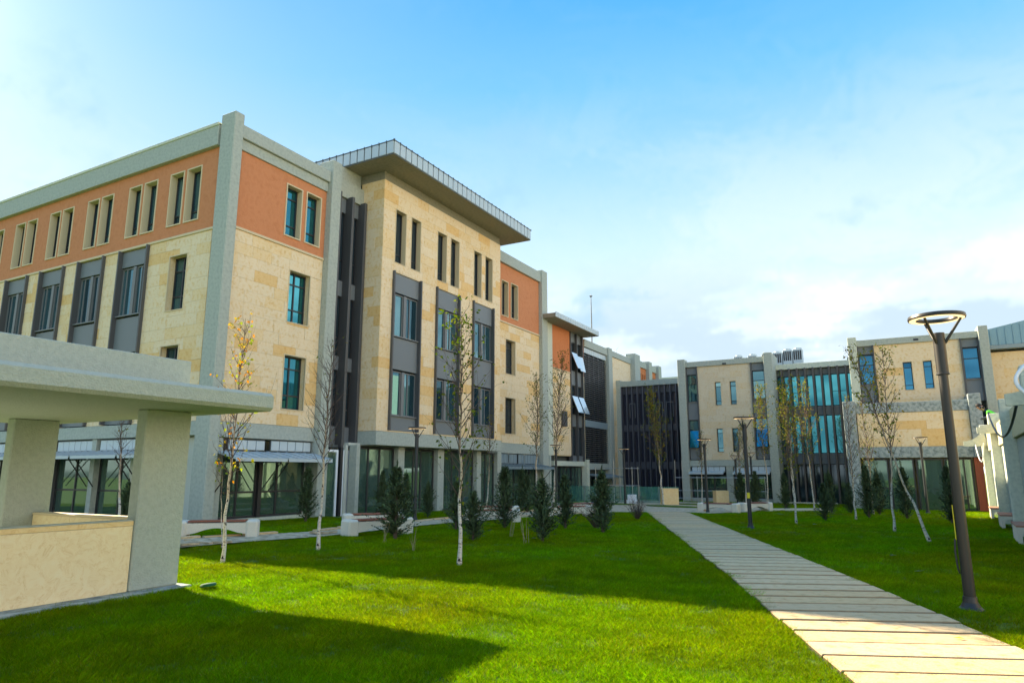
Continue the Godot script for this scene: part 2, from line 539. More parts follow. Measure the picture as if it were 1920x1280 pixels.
	var paver := noise_tex(0.02, 5, [[0.0, 0.44, 0.27, 0.11], [0.35, 0.59, 0.42, 0.215], [0.7, 0.64, 0.465, 0.25], [1.0, 0.52, 0.34, 0.15]], 81, 25.0)
	M.paver = []
	for tint in [[1, 1, 1], [0.93, 0.92, 0.90], [1.0, 0.94, 0.84], [0.88, 0.87, 0.86]]:
		M.paver.append(surf(paver, 1.9, 0.75, lin(tint[0], tint[1], tint[2]), fine, 0.35))
		M.paver[-1].vertex_color_use_as_albedo = true
	var dust := noise_tex(0.018, 6, [[0.0, 0.16, 0.115, 0.065], [0.45, 0.44, 0.345, 0.215], [0.7, 0.58, 0.465, 0.30], [1.0, 0.66, 0.55, 0.38]], 85, 30.0)
	M.pavement = surf(dust, 3.0, 0.95, Color.WHITE, fine, 0.7)
	var soil := noise_tex(0.03, 6, [[0.0, 0.042, 0.085, 0.004], [0.5, 0.072, 0.135, 0.005], [1.0, 0.11, 0.18, 0.008]], 91, 8.0)
	M.lawn = surf(soil, 2.3, 1.0, Color.WHITE, fine, 1.0)
	var gr := StandardMaterial3D.new()
	gr.vertex_color_use_as_albedo = true
	gr.roughness = 0.9
	gr.metallic_specular = 0.12
	gr.backlight_enabled = true
	gr.backlight = lin(0.95, 0.80, 0.08)
	gr.cull_mode = BaseMaterial3D.CULL_DISABLED
	M.grass = gr
	var lf := StandardMaterial3D.new()
	lf.vertex_color_use_as_albedo = true
	lf.roughness = 0.8
	lf.metallic_specular = 0.2
	lf.backlight_enabled = true
	lf.backlight = lin(0.7, 0.8, 0.1)
	lf.cull_mode = BaseMaterial3D.CULL_DISABLED
	M.leaf = lf
	var nd := StandardMaterial3D.new()
	nd.vertex_color_use_as_albedo = true
	nd.roughness = 0.8
	nd.cull_mode = BaseMaterial3D.CULL_DISABLED
	M.needle = nd
	# birch bark: white with dark lenticels and warm flakes
	var bark := Image.create(64, 512, false, Image.FORMAT_RGB8)
	var br := RandomNumberGenerator.new(); br.seed = 5
	bark.fill(lin(0.60, 0.55, 0.46))
	for i in 260:
		var w := br.randi_range(3, 22); var y := br.randi_range(0, 510)
		var sh := br.randf_range(0.35, 0.62)
		bark.fill_rect(Rect2i(br.randi_range(0, 63), y, w, br.randi_range(1, 5)), lin(sh, sh * br.randf_range(0.72, 0.9), sh * br.randf_range(0.45, 0.75)))
	for i in 75:
		var w := br.randi_range(4, 18); var y := br.randi_range(0, 508); var x := br.randi_range(0, 60)
		bark.fill_rect(Rect2i(x, y, w, br.randi_range(1, 3)), lin(0.05, 0.04, 0.03))
	for i in 14:
		var y := br.randi_range(0, 490); var x := br.randi_range(0, 50)
		for k in 10: bark.fill_rect(Rect2i(x + k / 2, y + k, 16 - k, 1), lin(0.03, 0.025, 0.02))
	var bk := StandardMaterial3D.new()
	bk.albedo_texture = ImageTexture.create_from_image(bark)
	bk.roughness = 0.75
	bk.vertex_color_use_as_albedo = true
	M.bark = bk
	M.twig = plain(0.085, 0.055, 0.042, 0.85)
	M.stem = plain(0.10, 0.07, 0.05, 0.9)

func setting():
	# one lawn sheet to the horizon
	var mb := MB.new()
	var zs := [80.0, -12.0, -72.0, -900.0]
	for i in 3:
		mb.quad(Vector3(-700, ground_y(zs[i]), zs[i]), Vector3(700, ground_y(zs[i]), zs[i]), Vector3(700, ground_y(zs[i + 1]), zs[i + 1]), Vector3(-700, ground_y(zs[i + 1]), zs[i + 1]), Vector3.UP)
	var g := part("ground", mb, M.lawn, self)
	g.set_meta("kind", "structure"); g.set_meta("label", "green lawn sheet that carries the grass of the courtyard"); g.set_meta("category", "ground")
	# the straight paved path: slabs across it, dark joints between
	var path := thing("path", "straight pale stone path of wide cross slabs with dark joints", "path")
	path.set_meta("kind", "structure")
	var bed := MB.new()
	var dir := Vector3(-0.3625, 0, -0.932)
	var acr := Vector3(0.918, 0, -0.396)
	var a0 := Vector3(-0.47, 0, -6.59) - dir * 6.0
	var z0 := a0 - acr * 0.03; var z1 := a0 + dir * 34.4 - acr * 0.03
	var Y := func(p: Vector3, h: float) -> Vector3: return Vector3(p.x, ground_y(p.z) + h, p.z)
	for i in 6:
		var p: Vector3 = z0.lerp(z1, i / 6.0); var q: Vector3 = z0.lerp(z1, (i + 1) / 6.0)
		bed.quad(Y.call(p, 0.012), Y.call(p + acr * 2.02, 0.012), Y.call(q + acr * 2.02, 0.012), Y.call(q, 0.012), Vector3.UP)
	part("bed", bed, plain(0.030, 0.025, 0.018, 1.0), path, true)
	var s := 0.0
	var k := 0
	while s < 34.0:
		var l := 0.515
		if s > 4.2 and s < 4.9: l = 0.515
		if s < 5.15: l = 1.03
		var gap := 0.02 if s < 7.0 else (0.055 if s < 8.5 else 0.075)
		var top := 0.045 + rng.randf_range(-0.004, 0.004)
		var m := MB.new()
		var p: Vector3 = a0 + dir * (s + gap / 2); var q: Vector3 = a0 + dir * (s + l - gap / 2)
		var e0 := rng.randf_range(-0.015, 0.015); var e1 := 1.95 + rng.randf_range(-0.015, 0.015)
		var ps := [p + acr * e0, p + acr * e1, q + acr * e1, q + acr * e0]
		var b := 0.012
		var ins := [p + dir * b + acr * (e0 + b), p + dir * b + acr * (e1 - b), q - dir * b + acr * (e1 - b), q - dir * b + acr * (e0 + b)]
		m.poly(ins.map(func(v): return Y.call(v, top)), Vector3.UP)
		for i in 4:
			var j := (i + 1) % 4
			var out: Vector3 = ((ps[i] + ps[j]) / 2 - (p + q + acr * (e0 + e1)) / 2)
			m.col = Color(0.55, 0.52, 0.48)
			m.quad(Y.call(ps[i], top - b), Y.call(ps[j], top - b), Y.call(ins[j], top), Y.call(ins[i], top), out + Vector3.UP)
			m.col = Color(0.10, 0.09, 0.08)
			m.quad(Y.call(ps[i], -0.02), Y.call(ps[j], -0.02), Y.call(ps[j], top - b), Y.call(ps[i], top - b), out)
		part("paving_slab", m, M.paver[(rng.randi() % 4) if k > 9 else (rng.randi() % 3)], path, true)
		s += l; k += 1
	# pavement along the long front, and the open crossing at the far end
	var pv := thing("pavement", "dusty unfinished pavement between the lawn and the long building", "pavement")
	pv.set_meta("kind", "structure")
	var pm := MB.new()
	var nearp := [Vector2(-14.6, -7.5), Vector2(-14.0, -10.4), Vector2(-13.35, -13.9), Vector2(-13.75, -19.4), Vector2(-13.1, -26.0), Vector2(-11.9, -31.5)]
	var farp := [Vector2(-17.0, -7.8), Vector2(-15.9, -10.9), Vector2(-14.75, -14.9), Vector2(-15.3, -21.5), Vector2(-15.4, -30.0), Vector2(-15.6, -36.0)]
	for i in nearp.size() - 1:
		for sub in 4:
			var t0 := sub / 4.0; var t1 := (sub + 1) / 4.0
			var A: Vector2 = nearp[i].lerp(nearp[i + 1], t0); var B: Vector2 = nearp[i].lerp(nearp[i + 1], t1)
			var C: Vector2 = farp[i].lerp(farp[i + 1], t1); var D: Vector2 = farp[i].lerp(farp[i + 1], t0)
			pm.quad(Vector3(A.x, ground_y(A.y) + 0.05, A.y), Vector3(B.x, ground_y(B.y) + 0.05, B.y), Vector3(C.x, ground_y(C.y) + 0.05, C.y), Vector3(D.x, ground_y(D.y) + 0.05, D.y), Vector3.UP)
	part("paving", pm, M.pavement, pv, true)
	var cm := MB.new()
	var cross := [Vector2(-15.6, -36.0), Vector2(-11.9, -31.5), Vector2(-9.4, -33.6), Vector2(-7.7, -33.0), Vector2(-6.2, -36.0), Vector2(-6.6, -45.0), Vector2(-12.0, -48.5), Vector2(-19.0, -52.0), Vector2(-18.5, -38.0)]
	var pts := []
	for p in cross: pts.append(Vector3(p.x, ground_y(p.y) + 0.046, p.y))
	var idx := Geometry2D.triangulate_polygon(PackedVector2Array(cross))
	for i in range(0, idx.size(), 3): cm.poly([pts[idx[i]], pts[idx[i + 1]], pts[idx[i + 2]]], Vector3.UP)
	part("paving", cm, M.pavement, pv, true)
	# loose kerb stones along the pavement
	var kr := RandomNumberGenerator.new(); kr.seed = 3
	for i in farp.size() - 1:
		var A: Vector2 = farp[i]; var B: Vector2 = farp[i + 1]
		var n := int((B - A).length() / 1.0)
		for j in n:
			if kr.randf() < 0.2: continue
			var c: Vector2 = A.lerp(B, (j + 0.5) / n)
			var fr := Transform3D(Basis(Vector3.UP, atan2(B.x - A.x, B.y - A.y) + kr.randf_range(-0.06, 0.06)), Vector3(c.x, ground_y(c.y), c.y))
			var km := MB.new(fr)
			km.box(-0.10, 0.10, -0.05, 0.10 + kr.randf_range(-0.02, 0.03), -0.48, 0.46, 0.012)
			part("kerb_stone", km, M.paver[kr.randi() % 4], pv, true)
	for i in nearp.size() - 1:
		var A: Vector2 = nearp[i]; var B: Vector2 = nearp[i + 1]
		for j in 7:
			if kr.randf() < 0.45: continue
			var c: Vector2 = A.lerp(B, kr.randf()) + Vector2(kr.randf_range(-0.6, -0.1), 0)
			var fr := Transform3D(Basis(Vector3.UP, kr.randf() * TAU) * Basis(Vector3.RIGHT, kr.randf_range(-0.06, 0.06)), Vector3(c.x, ground_y(c.y) + 0.06, c.y))
			var km := MB.new(fr)
			var poly := PackedVector2Array()
			var m := 6
			for q in m: poly.append(Vector2(cos(TAU * q / m), sin(TAU * q / m)) * kr.randf_range(0.18, 0.5))
			km.t = fr * Transform3D(Basis(Vector3.RIGHT, -PI / 2), Vector3.ZERO)
			km.prism(poly, 0.0, 0.05)
			part("broken_slab", km, M.pavement, pv, true)
	# small lawn islands in the crossing
	for isl in [[Vector2(-11.3, -39.6), 1.9, 0.7, 0.4], [Vector2(-10.6, -43.6), 1.6, 0.6, 0.3], [Vector2(-15.6, -41.2), 1.5, 0.8, 0.1]]:
		var im := MB.new()
		var ring := []
		for q in 20:
			var w := TAU * q / 20
			var p2: Vector2 = isl[0] + Vector2(cos(w) * isl[1], sin(w) * isl[2]).rotated(isl[3])
			ring.append(Vector3(p2.x, ground_y(p2.y) + 0.10, p2.y))
		im.poly(ring, Vector3.UP)
		for q in 20:
			var A: Vector3 = ring[q]; var B: Vector3 = ring[(q + 1) % 20]
			im.quad(A, B, B - Vector3.UP * 0.12, A - Vector3.UP * 0.12, (A + B) / 2 - Vector3(isl[0].x, A.y, isl[0].y))
		part("lawn_island", im, M.lawn, pv, true)

func panel_bay(b: Node3D, F: Transform3D, u0: float, u1: float, levels: Array, panel: Material, blade: Material, frame: Material, glass: Material, cols := [0.42, 0.58], rows := []):
	for l in levels:
		if l[2] == "p":
			slab(b, "spandrel_panel", panel, F, u0 + 0.02, u1 - 0.02, l[0] + 0.012, l[1] - 0.012, -0.12, -0.02, 0.006)
		elif cols.size() == 2:
			var w := u1 - u0
			window(b, F, R(u0 + 0.04, u0 + w * 0.45, l[0], l[1]), -0.12, [0.34], rows, frame, glass, 0.05)
			window(b, F, R(u0 + w * 0.55, u1 - 0.04, l[0], l[1]), -0.12, [0.34], rows, frame, glass, 0.05)
			slab(b, "mullion_post", M.frame_grey, F, u0 + w * 0.45 + 0.004, u0 + w * 0.55 - 0.004, l[0], l[1], -0.2, -0.03)
		else:
			window(b, F, R(u0 + 0.04, u1 - 0.04, l[0], l[1]), -0.12, cols, rows, frame, glass, 0.05)
	var y0: float = levels[0][0]; var y1: float = levels[levels.size() - 1][1]
	slab(b, "blade", blade, F, u0 - 0.03, u0 + 0.05, y0, y1 + 0.03, -0.2, 0.16, 0.006)
	slab(b, "blade", blade, F, u1 - 0.05, u1 + 0.03, y0, y1 + 0.03, -0.2, 0.16, 0.006)
	for l in levels:
		if l[2] == "w":
			slab(b, "ledge", M.frame_grey, F, u0 + 0.055, u1 - 0.055, l[0] - 0.05, l[0] - 0.003, -0.1, 0.06)

func awning(b: Node3D, F: Transform3D, u0: float, u1: float, ytop: float, yout: float, out: float, mat: Material, brace := true):
	var mb := MB.new(F)
	var A := func(u: float, k: float, h: float) -> Vector3: return Vector3(u, lerpf(ytop, yout, k) + h, out * k + 0.03)
	mb.quad(A.call(u0, 0.0, 0.0), A.call(u1, 0.0, 0.0), A.call(u1, 1.0, 0.0), A.call(u0, 1.0, 0.0), Vector3(0, 1, 0.2))
	mb.quad(A.call(u0, 0.0, -0.05), A.call(u1, 0.0, -0.05), A.call(u1, 1.0, -0.05), A.call(u0, 1.0, -0.05), Vector3(0, -1, 0))
	mb.quad(A.call(u0, 1.0, 0.01), A.call(u1, 1.0, 0.01), A.call(u1, 1.0, -0.11), A.call(u0, 1.0, -0.11), Vector3(0, 0, 1))
	mb.quad(A.call(u0, 1.0, -0.11), A.call(u1, 1.0, -0.11), A.call(u1, 0.97, -0.11), A.call(u0, 0.97, -0.11), Vector3(0, -1, 0))
	for u in [u0, u1]:
		mb.quad(A.call(u, 0.0, 0.0), A.call(u, 1.0, 0.0), A.call(u, 1.0, -0.05), A.call(u, 0.0, -0.05), Vector3(-1 if u == u0 else 1, 0, 0))
	var w := part("awning", mb, mat, b, true)
	var n := maxi(2, roundi((u1 - u0) / 0.42))
	for i in n + 1:
		var u := lerpf(u0 + 0.01, u1 - 0.01, float(i) / n)
		var sm := MB.new(F)
		sm.tube([A.call(u, 0.0, 0.018), A.call(u, 1.0, 0.018)], [0.016, 0.016], 4)
		part("seam", sm, mat, w)
	if brace:
		for u in [u0 + 0.15, u1 - 0.15]:
			var bm := MB.new(F)
			bm.tube([Vector3(u, yout - 1.15, 0.04), A.call(u, 0.92, -0.07)], [0.022, 0.022], 5)
			part("brace", bm, M.frame, w)

# vertical-seam zinc strip made of single panels
func zinc_strip(b: Node3D, F: Transform3D, u0: float, u1: float, y0: float, y1: float, n: float, mat: Material, step := 0.42):
	var k := maxi(1, roundi((u1 - u0) / step))
	for i in k:
		var a := lerpf(u0, u1, float(i) / k); var c := lerpf(u0, u1, float(i + 1) / k)
		slab(b, "zinc_panel", mat, F, a + 0.014, c - 0.014, y0, y1, n - 0.03, n, 0.008)
	var mb := MB.new(F)
	mb.box(u0 - 0.02, u1 + 0.02, y0 - 0.03, y1 + 0.03, n - 0.06, n - 0.02)
	part("panel_back", mb, M.seam, b, true)

# glazed bay of the ground floor: dark posts, panes in two rows, a room behind
func glazed_bay(b: Node3D, F: Transform3D, u0: float, u1: float, y0: float, y1: float, n: float, cols: Array, rows: Array, glass: Material = null):
	window(b, F, R(u0, u1, y0, y1), n, cols, rows, M.frame, M.glass_clear if glass == null else glass, 0.075, "glazed_bay", 0.002)

func room(b: Node3D, F: Transform3D, u0: float, u1: float, y0: float, y1: float, n0: float, n1: float, mat: Material):
	var mb := MB.new(F)
	mb.box(u0, u1, y0, y1, n0 - 0.2, n0)
	mb.box(u0, u1, y0 - 0.2, y0, n0, n1)
	mb.box(u0, u1, y1, y1 + 0.12, n0, n1)
	mb.box(u0 - 0.15, u0, y0, y1, n0, n1)
	mb.box(u1, u1 + 0.15, y0, y1, n0, n1)
	part("room", mb, mat, b, true)

func main_building():
	var b := thing("stone_building", "long four storey cream stone building with orange top storey and wide eave over its entrance", "building", Vector3(-20.6, 0, -15.6))
	var L := side(-15.62)
	var Fr := front(-20.62)
	var C := front(-19.52)
	# cores
	slab(b, "core", M.interior_dark, Transform3D(), -52, -21.05, 3.0, 14.3, -42.0, -16.05)
	slab(b, "core", M.interior_dark, Transform3D(), -52, -25.5, -0.6, 2.99, -42.0, -20.0)
	slab(b, "core", M.interior_dark, Transform3D(), -30, -20.0, 3.5, 15.4, -33.8, -23.2)
	# ---- left face
	var holes := []
	var top := [[-24.03, -23.26], [-23.0, -22.22]]
	for k in 8: top.append_array([[-26.72 - 2.97 * k, -25.95 - 2.97 * k], [-25.7 - 2.97 * k, -24.92 - 2.97 * k]])
	for t in top: holes.append(R(t[0], t[1], 11.1, 13.22))
	backing(b, L, R(-50, -21.25, 10.6, 13.85), holes, M.orange, 0.02)
	for t in top:
		window(b, L, R(t[0], t[1], 11.1, 13.22), -0.26, [], [0.2], M.frame, M.glass)
		surround(b, L, R(t[0], t[1], 11.1, 13.22), M.stone_trim, 0.05, 0.05)
		lining(b, L, R(t[0], t[1], 11.1, 13.22), M.stone_trim, 0.02, 0.26)
	var h2 := [R(-23.62, -22.6, 7.65, 9.78), R(-23.66, -22.62, 4.1, 6.28)]
	var bays := []
	for k in 8: bays.append(R(-26.85 - 2.97 * k, -25.0 - 2.97 * k, 3.45, 10.5))
	var all := h2.duplicate(); all.append_array(bays)
	backing(b, L, R(-50, -21.25, 3.45, 10.55), all, M.stone_wall)
	clad(b, L, R(-25.0, -21.3, 3.45, 10.5), h2, M.stone, 0.45, 1.0)
	clad(b, L, R(-50, -25.0, 3.45, 10.5), bays, M.stone, 0.45, 1.1, false)
	for r in h2:
		window(b, L, r, -0.24, [0.5], [0.26, 0.76], M.frame, M.glass)
		surround(b, L, r, M.stone_trim, 0.04, 0.05)
	for r in bays:
		panel_bay(b, L, r.position.x, r.end.x, [[3.47, 4.18, "p"], [4.2, 6.24, "w"], [6.26, 7.7, "p"], [7.8, 9.78, "w"], [9.8, 10.48, "p"]], M.panel, M.fin, M.frame_grey, M.glass)
	slab(b, "string_course", M.stone_trim, L, -50, -21.2, 10.5, 10.6, 0.0, 0.08, 0.01)
	slab(b, "parapet", M.concrete, L, -50, -21.2, 13.8, 14.68, -0.4, 0.2, 0.015)
	slab(b, "parapet_cap", M.concrete_pale, L, -50, -21.2, 14.6, 14.72, -0.42, 0.235, 0.01)
	slab(b, "concrete_band", M.concrete, L, -50, -21.2, 2.95, 3.44, -0.4, 0.06, 0.01)
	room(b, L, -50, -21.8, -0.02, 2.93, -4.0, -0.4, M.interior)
	for k in 8:
		var u1 := -21.3 - 2.97 * k if k else -22.2
		var u0 := -24.3 - 2.97 * k
		glazed_bay(b, L, u0 + 0.12, u1 - 0.12, 0.0, 2.42, -0.25, [0.5], [0.4])
		slab(b, "post", M.concrete if k % 2 else M.fin, L, u0 - 0.17, u0 + 0.115, -0.3, 2.94, -0.45, 0.0)
		zinc_strip(b, L, u0 + 0.35, u1 - 0.2, 2.5, 2.88, -0.02, M.zinc)
		awning(b, L, u0 + 0.1, u1 - 0.05, 2.47, 2.28, 0.9, M.zinc)
	# ---- corner pillar
	slab(b, "corner_pillar", M.concrete, Transform3D(), -21.1, -20.32, -0.5, 14.98, -15.87, -15.44, 0.03)
	# ---- right face of the near wing
	var ot := [R(18.36, 19.14, 11.07, 13.2), R(19.45, 20.22, 11.08, 13.24)]
	backing(b, Fr, R(15.85, 20.56, 10.6, 13.72), ot, M.orange, 0.02)
	for r in ot:
		window(b, Fr, r, -0.24, [], [0.22, 0.8], M.frame, M.glass_teal)
		surround(b, Fr, r, M.stone_trim, 0.05, 0.06)
		lining(b, Fr, r, M.stone_trim, 0.02, 0.24)
	var st := [R(18.76, 19.86, 7.57, 9.68), R(18.76, 19.88, 4.1, 6.22)]
	backing(b, Fr, R(15.85, 20.56, 3.45, 10.6), st, M.stone_wall)
	clad(b, Fr, R(15.85, 20.55, 3.45, 10.56), st, M.stone, 0.45, 1.0)
	for r in st:
		window(b, Fr, r, -0.24, [0.45], [0.25, 0.78], M.frame, M.glass_teal)
		surround(b, Fr, r, M.stone_trim, 0.04, 0.05)
	slab(b, "string_course", M.stone_trim, Fr, 15.85, 20.55, 10.56, 10.66, 0.0, 0.09, 0.01)
	slab(b, "beam", M.concrete, Fr, 15.85, 20.56, 13.68, 14.1, -0.4, 0.1, 0.012)
	slab(b, "parapet", M.concrete, Fr, 15.85, 20.56, 14.105, 14.62, -0.4, 0.22, 0.015)
	slab(b, "concrete_band", M.concrete, Fr, 15.85, 20.56, 2.9, 3.44, -0.4, 0.05, 0.01)
	slab(b, "pillar", M.concrete, Fr, 20.56, 21.12, -0.6, 15.15, -0.5, 0.34, 0.025)
	# ground floor of the near wing
	room(b, Fr, 16.0, 20.5, 0.02, 2.88, -4.6, -0.35, M.interior)
	glazed_bay(b, Fr, 16.35, 18.02, 0.05, 2.4, -0.22, [0.47], [0.38])
	glazed_bay(b, Fr, 18.2, 20.35, 0.05, 2.4, -0.22, [0.35], [0.38])
	slab(b, "post", M.frame, Fr, 18.03, 18.19, -0.2, 2.42, -0.4, -0.1)
	slab(b, "post", M.concrete, Fr, 15.86, 16.3, -0.4, 2.88, -0.4, -0.02)
	slab(b, "sill_wall", M.concrete_pale, Fr, 16.3, 20.5, -0.4, 0.04, -0.4, -0.05)
	zinc_strip(b, Fr, 16.5, 18.12, 2.48, 2.82, 0.0, M.zinc, 0.38)
	zinc_strip(b, Fr, 18.42, 20.45, 2.48, 2.84, 0.0, M.zinc, 0.41)
	awning(b, Fr, 15.9, 18.18, 2.42, 2.16, 1.15, M.zinc)
	awning(b, Fr, 18.24, 20.5, 2.42, 2.16, 1.15, M.zinc)
	# ---- dark fin bay beside the entrance block
	var D := front(-20.95)
	slab(b, "concrete_beam", M.concrete, D, 21.12, 23.1, 13.95, 14.75, -0.3, 0.22, 0.01)
	slab(b, "wall", M.concrete, D, 21.12, 23.1, 14.75, 15.5, -0.6, 0.0)
	for s in [[2.75, 3.6], [6.05, 6.65], [9.35, 10.05], [13.25, 13.95]]:
		slab(b, "spandrel_panel", M.panel, D, 21.2, 23.1, s[0], s[1], -0.1, 0.1)
	for s in [[3.6, 6.05], [6.65, 9.35], [10.05, 13.25]]:
		window(b, D, R(21.42, 22.1, s[0], s[1]), 0.0, [], [0.3], M.frame, M.glass_dark)
		window(b, D, R(22.22, 22.9, s[0], s[1]), 0.0, [], [0.3], M.frame, M.glass_dark)
	for u in [21.3, 22.12, 22.96]:
		slab(b, "fin", M.fin, D, u - 0.075, u + 0.075, 2.7, 14.0, -0.05, 0.5, 0.01)
	# doors under the fin bay: tall leaves with taped white film on their frames
	for dd in [[20.75, 21.8, 0.05], [21.98, 22.5, 0.3]]:
		var fr := front(-20.4)
		var m := MB.new(fr)
		m.box(dd[0] + 0.1, dd[0] + 0.2, -0.25, 2.6, -0.05, 0.03); m.box(dd[1] - 0.1, dd[1], -0.25, 2.6, -0.05, 0.03)
		m.box(dd[0] + 0.2, dd[1] - 0.1, 2.5, 2.6, -0.05, 0.03); m.box(dd[0] + 0.2, dd[1] - 0.1, -0.25, -0.15, -0.05, 0.03)
		var door := part("door", m, M.white_frame, b, true)
		var g := MB.new(fr)
		g.box(dd[0] + 0.2, dd[1] - 0.1, -0.15, 2.5, -0.02, -0.012)
		part("pane", g, M.glass_clear, door)
		slab(b, "post", M.frame, fr, dd[0] - 0.06, dd[0] + 0.09, -0.3, 2.7, -0.1, 0.05)
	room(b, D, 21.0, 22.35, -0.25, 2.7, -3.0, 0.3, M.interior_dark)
	# ---- entrance block
	var S := side(-23.12)
	clad(b, S, R(-20.88, -19.5, 3.45, 15.06), [], M.stone, 0.46, 1.4)
	slab(b, "wall", M.stone_wall, S, -20.9, -19.52, 3.44, 15.08, -0.4, 0.0)
	slab(b, "frieze", M.soffit, S, -22.2, -19.6, 15.08, 15.5, -0.4, -0.03)
	var cw := []
	for w in [[23.99, 24.76], [25.2, 25.93], [27.41, 28.2], [28.61, 29.4], [30.93, 31.7], [32.14, 32.93]]: cw.append(R(w[0], w[1], 11.3, 13.88))
	var cb := [R(23.9, 26.0, 3.5, 10.82), R(27.35, 29.43, 3.5, 10.88), R(30.82, 33.0, 3.5, 10.93)]
	var ch := cw.duplicate(); ch.append_array(cb)
	backing(b, C, R(23.12, 33.87, 3.44, 15.08), ch, M.stone_wall)
	clad(b, C, R(23.1, 33.87, 3.45, 15.06), ch, M.stone, 0.464, 1.15)
	for r in cw:
		window(b, C, r, -0.26, [], [0.18], M.frame, M.glass_dark)
		surround(b, C, r, M.stone_trim, 0.035, 0.045)
		lining(b, C, r, M.stone_trim, 0.03, 0.26)
	for r in cb:
		panel_bay(b, C, r.position.x, r.end.x, [[3.5, 4.16, "p"], [4.2, 6.22, "w"], [6.28, 7.78, "p"], [7.84, 9.84, "w"], [9.88, r.end.y, "p"]], M.panel, M.fin, M.frame_grey, M.glass)
	slab(b, "frieze", M.soffit, C, 23.15, 33.87, 15.08, 15.5, -0.4, -0.03)
	slab(b, "wall", M.stone_wall, Transform3D(), -24, -19.9, 3.45, 15.08, -33.9, -33.85)
	slab(b, "concrete_band", M.concrete, Transform3D(), -21.0, -19.42, 2.83, 3.43, -33.95, -23.04, 0.012)
	# ground floor under the block: columns, tall panes
	var G := front(-20.0)
	room(b, G, 22.3, 34.8, -0.22, 2.8, -4.5, -0.3, M.interior)
	for u in [[22.37, 22.6], [25.2, 25.67], [28.37, 28.9], [32.06, 32.5], [34.3, 34.75]]:
		slab(b, "column", M.concrete, G, u[0], u[1], -0.6, 2.82, -0.3, 0.12, 0.012)
	for u in [[22.63, 25.17, [0.3, 0.62]], [25.72, 28.33, [0.36, 0.6]], [28.95, 32.02, [0.33, 0.66]], [32.55, 34.27, [0.45]]]:
		glazed_bay(b, G, u[0], u[1], -0.22, 2.74, -0.15, u[2], [])
	# ---- wide eave with zinc fascia panels
	slab(b, "eave", M.soffit, Transform3D(), -30, -18.1, 15.5, 16.02, -35.1, -21.95)
	for i in 31:
		slab(b, "fascia_panel", M.zinc, front(-18.1), 21.93 + 0.425 * i + 0.028, 21.93 + 0.425 * (i + 1) - 0.028, 15.55, 16.12, 0.002, 0.04, 0.008)
	for i in 18:
		slab(b, "fascia_panel", M.zinc, side(-21.95), -18.07 - 0.425 * (i + 1) + 0.028, -18.07 - 0.425 * i - 0.028, 15.55, 16.12, 0.002, 0.04, 0.008)
	var rim := MB.new()
	rim.box(-25.8, -18.05, 16.12, 16.17, -21.95, -21.9); rim.box(-18.1, -18.05, 16.12, 16.17, -35.1, -21.952)
	rim.box(-18.1, -18.09, 15.5, 16.12, -35.1, -21.95); rim.box(-25.8, -18.1, 15.5, 16.12, -21.951, -21.945)
	for i in 32: rim.box(-18.1, -18.03, 16.1, 16.2, -21.93 - 0.425 * i - 0.014, -21.93 - 0.425 * i + 0.014)
	for i in 19: rim.box(-18.07 - 0.425 * i - 0.014, -18.07 - 0.425 * i + 0.014, 16.1, 16.2, -21.95, -21.88)
	part("fascia_rim", rim, M.seam, b, true)
	# ---- far wing of the front
	var rw := [R(35.96, 36.75, 11.35, 13.57), R(37.17, 38.05, 11.38, 13.64)]
	backing(b, Fr, R(33.9, 41.16, 10.9, 14.72), rw, M.orange, 0.02)
	for r in rw:
		window(b, Fr, r, -0.26, [], [0.2], M.frame, M.glass_dark)
		surround(b, Fr, r, M.stone_trim, 0.05, 0.06)
		lining(b, Fr, r, M.stone_trim, 0.02, 0.26)
	var rs := [R(36.49, 37.71, 7.7, 9.87), R(36.43, 37.71, 4.0, 6.2)]
	backing(b, Fr, R(33.9, 41.16, 3.42, 10.9), rs, M.stone_wall)
	clad(b, Fr, R(33.9, 41.16, 3.42, 10.85), rs, M.stone, 0.46, 1.15, false)
	for r in rs:
		window(b, Fr, r, -0.26, [0.5], [0.25, 0.8], M.frame, M.glass_dark)
		surround(b, Fr, r, M.stone_trim, 0.04, 0.05)
	slab(b, "string_course", M.stone_trim, Fr, 33.9, 41.16, 10.86, 10.96, 0.0, 0.09, 0.01)
	slab(b, "parapet", M.concrete, Fr, 33.9, 41.16, 14.7, 15.4, -0.4, 0.2, 0.015)
	slab(b, "pillar", M.concrete, Fr, 41.16, 42.0, -0.8, 15.6, -0.5, 0.3, 0.025)
	slab(b, "concrete_band", M.concrete, Fr, 33.9, 41.16, 2.8, 3.41, -0.4, 0.05, 0.01)
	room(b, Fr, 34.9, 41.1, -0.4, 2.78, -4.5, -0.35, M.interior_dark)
	for k in 3:
		glazed_bay(b, Fr, 34.9 + 2.07 * k, 36.85 + 2.07 * k, -0.3, 2.1, -0.22, [0.5], [0.36])
		slab(b, "post", M.concrete, Fr, 36.86 + 2.07 * k, 36.96 + 2.07 * k, -0.5, 2.8, -0.3, 0.0)
	zinc_strip(b, Fr, 34.95, 38.0, 2.2, 2.75, 0.0, M.zinc_dark, 0.42)
	zinc_strip(b, Fr, 38.2, 41.1, 2.2, 2.75, 0.0, M.zinc_dark, 0.42)
	awning(b, Fr, 34.95, 38.0, 2.15, 1.95, 1.1, M.zinc_dark)
	awning(b, Fr, 38.1, 41.1, 2.15, 1.95, 1.1, M.zinc_dark)

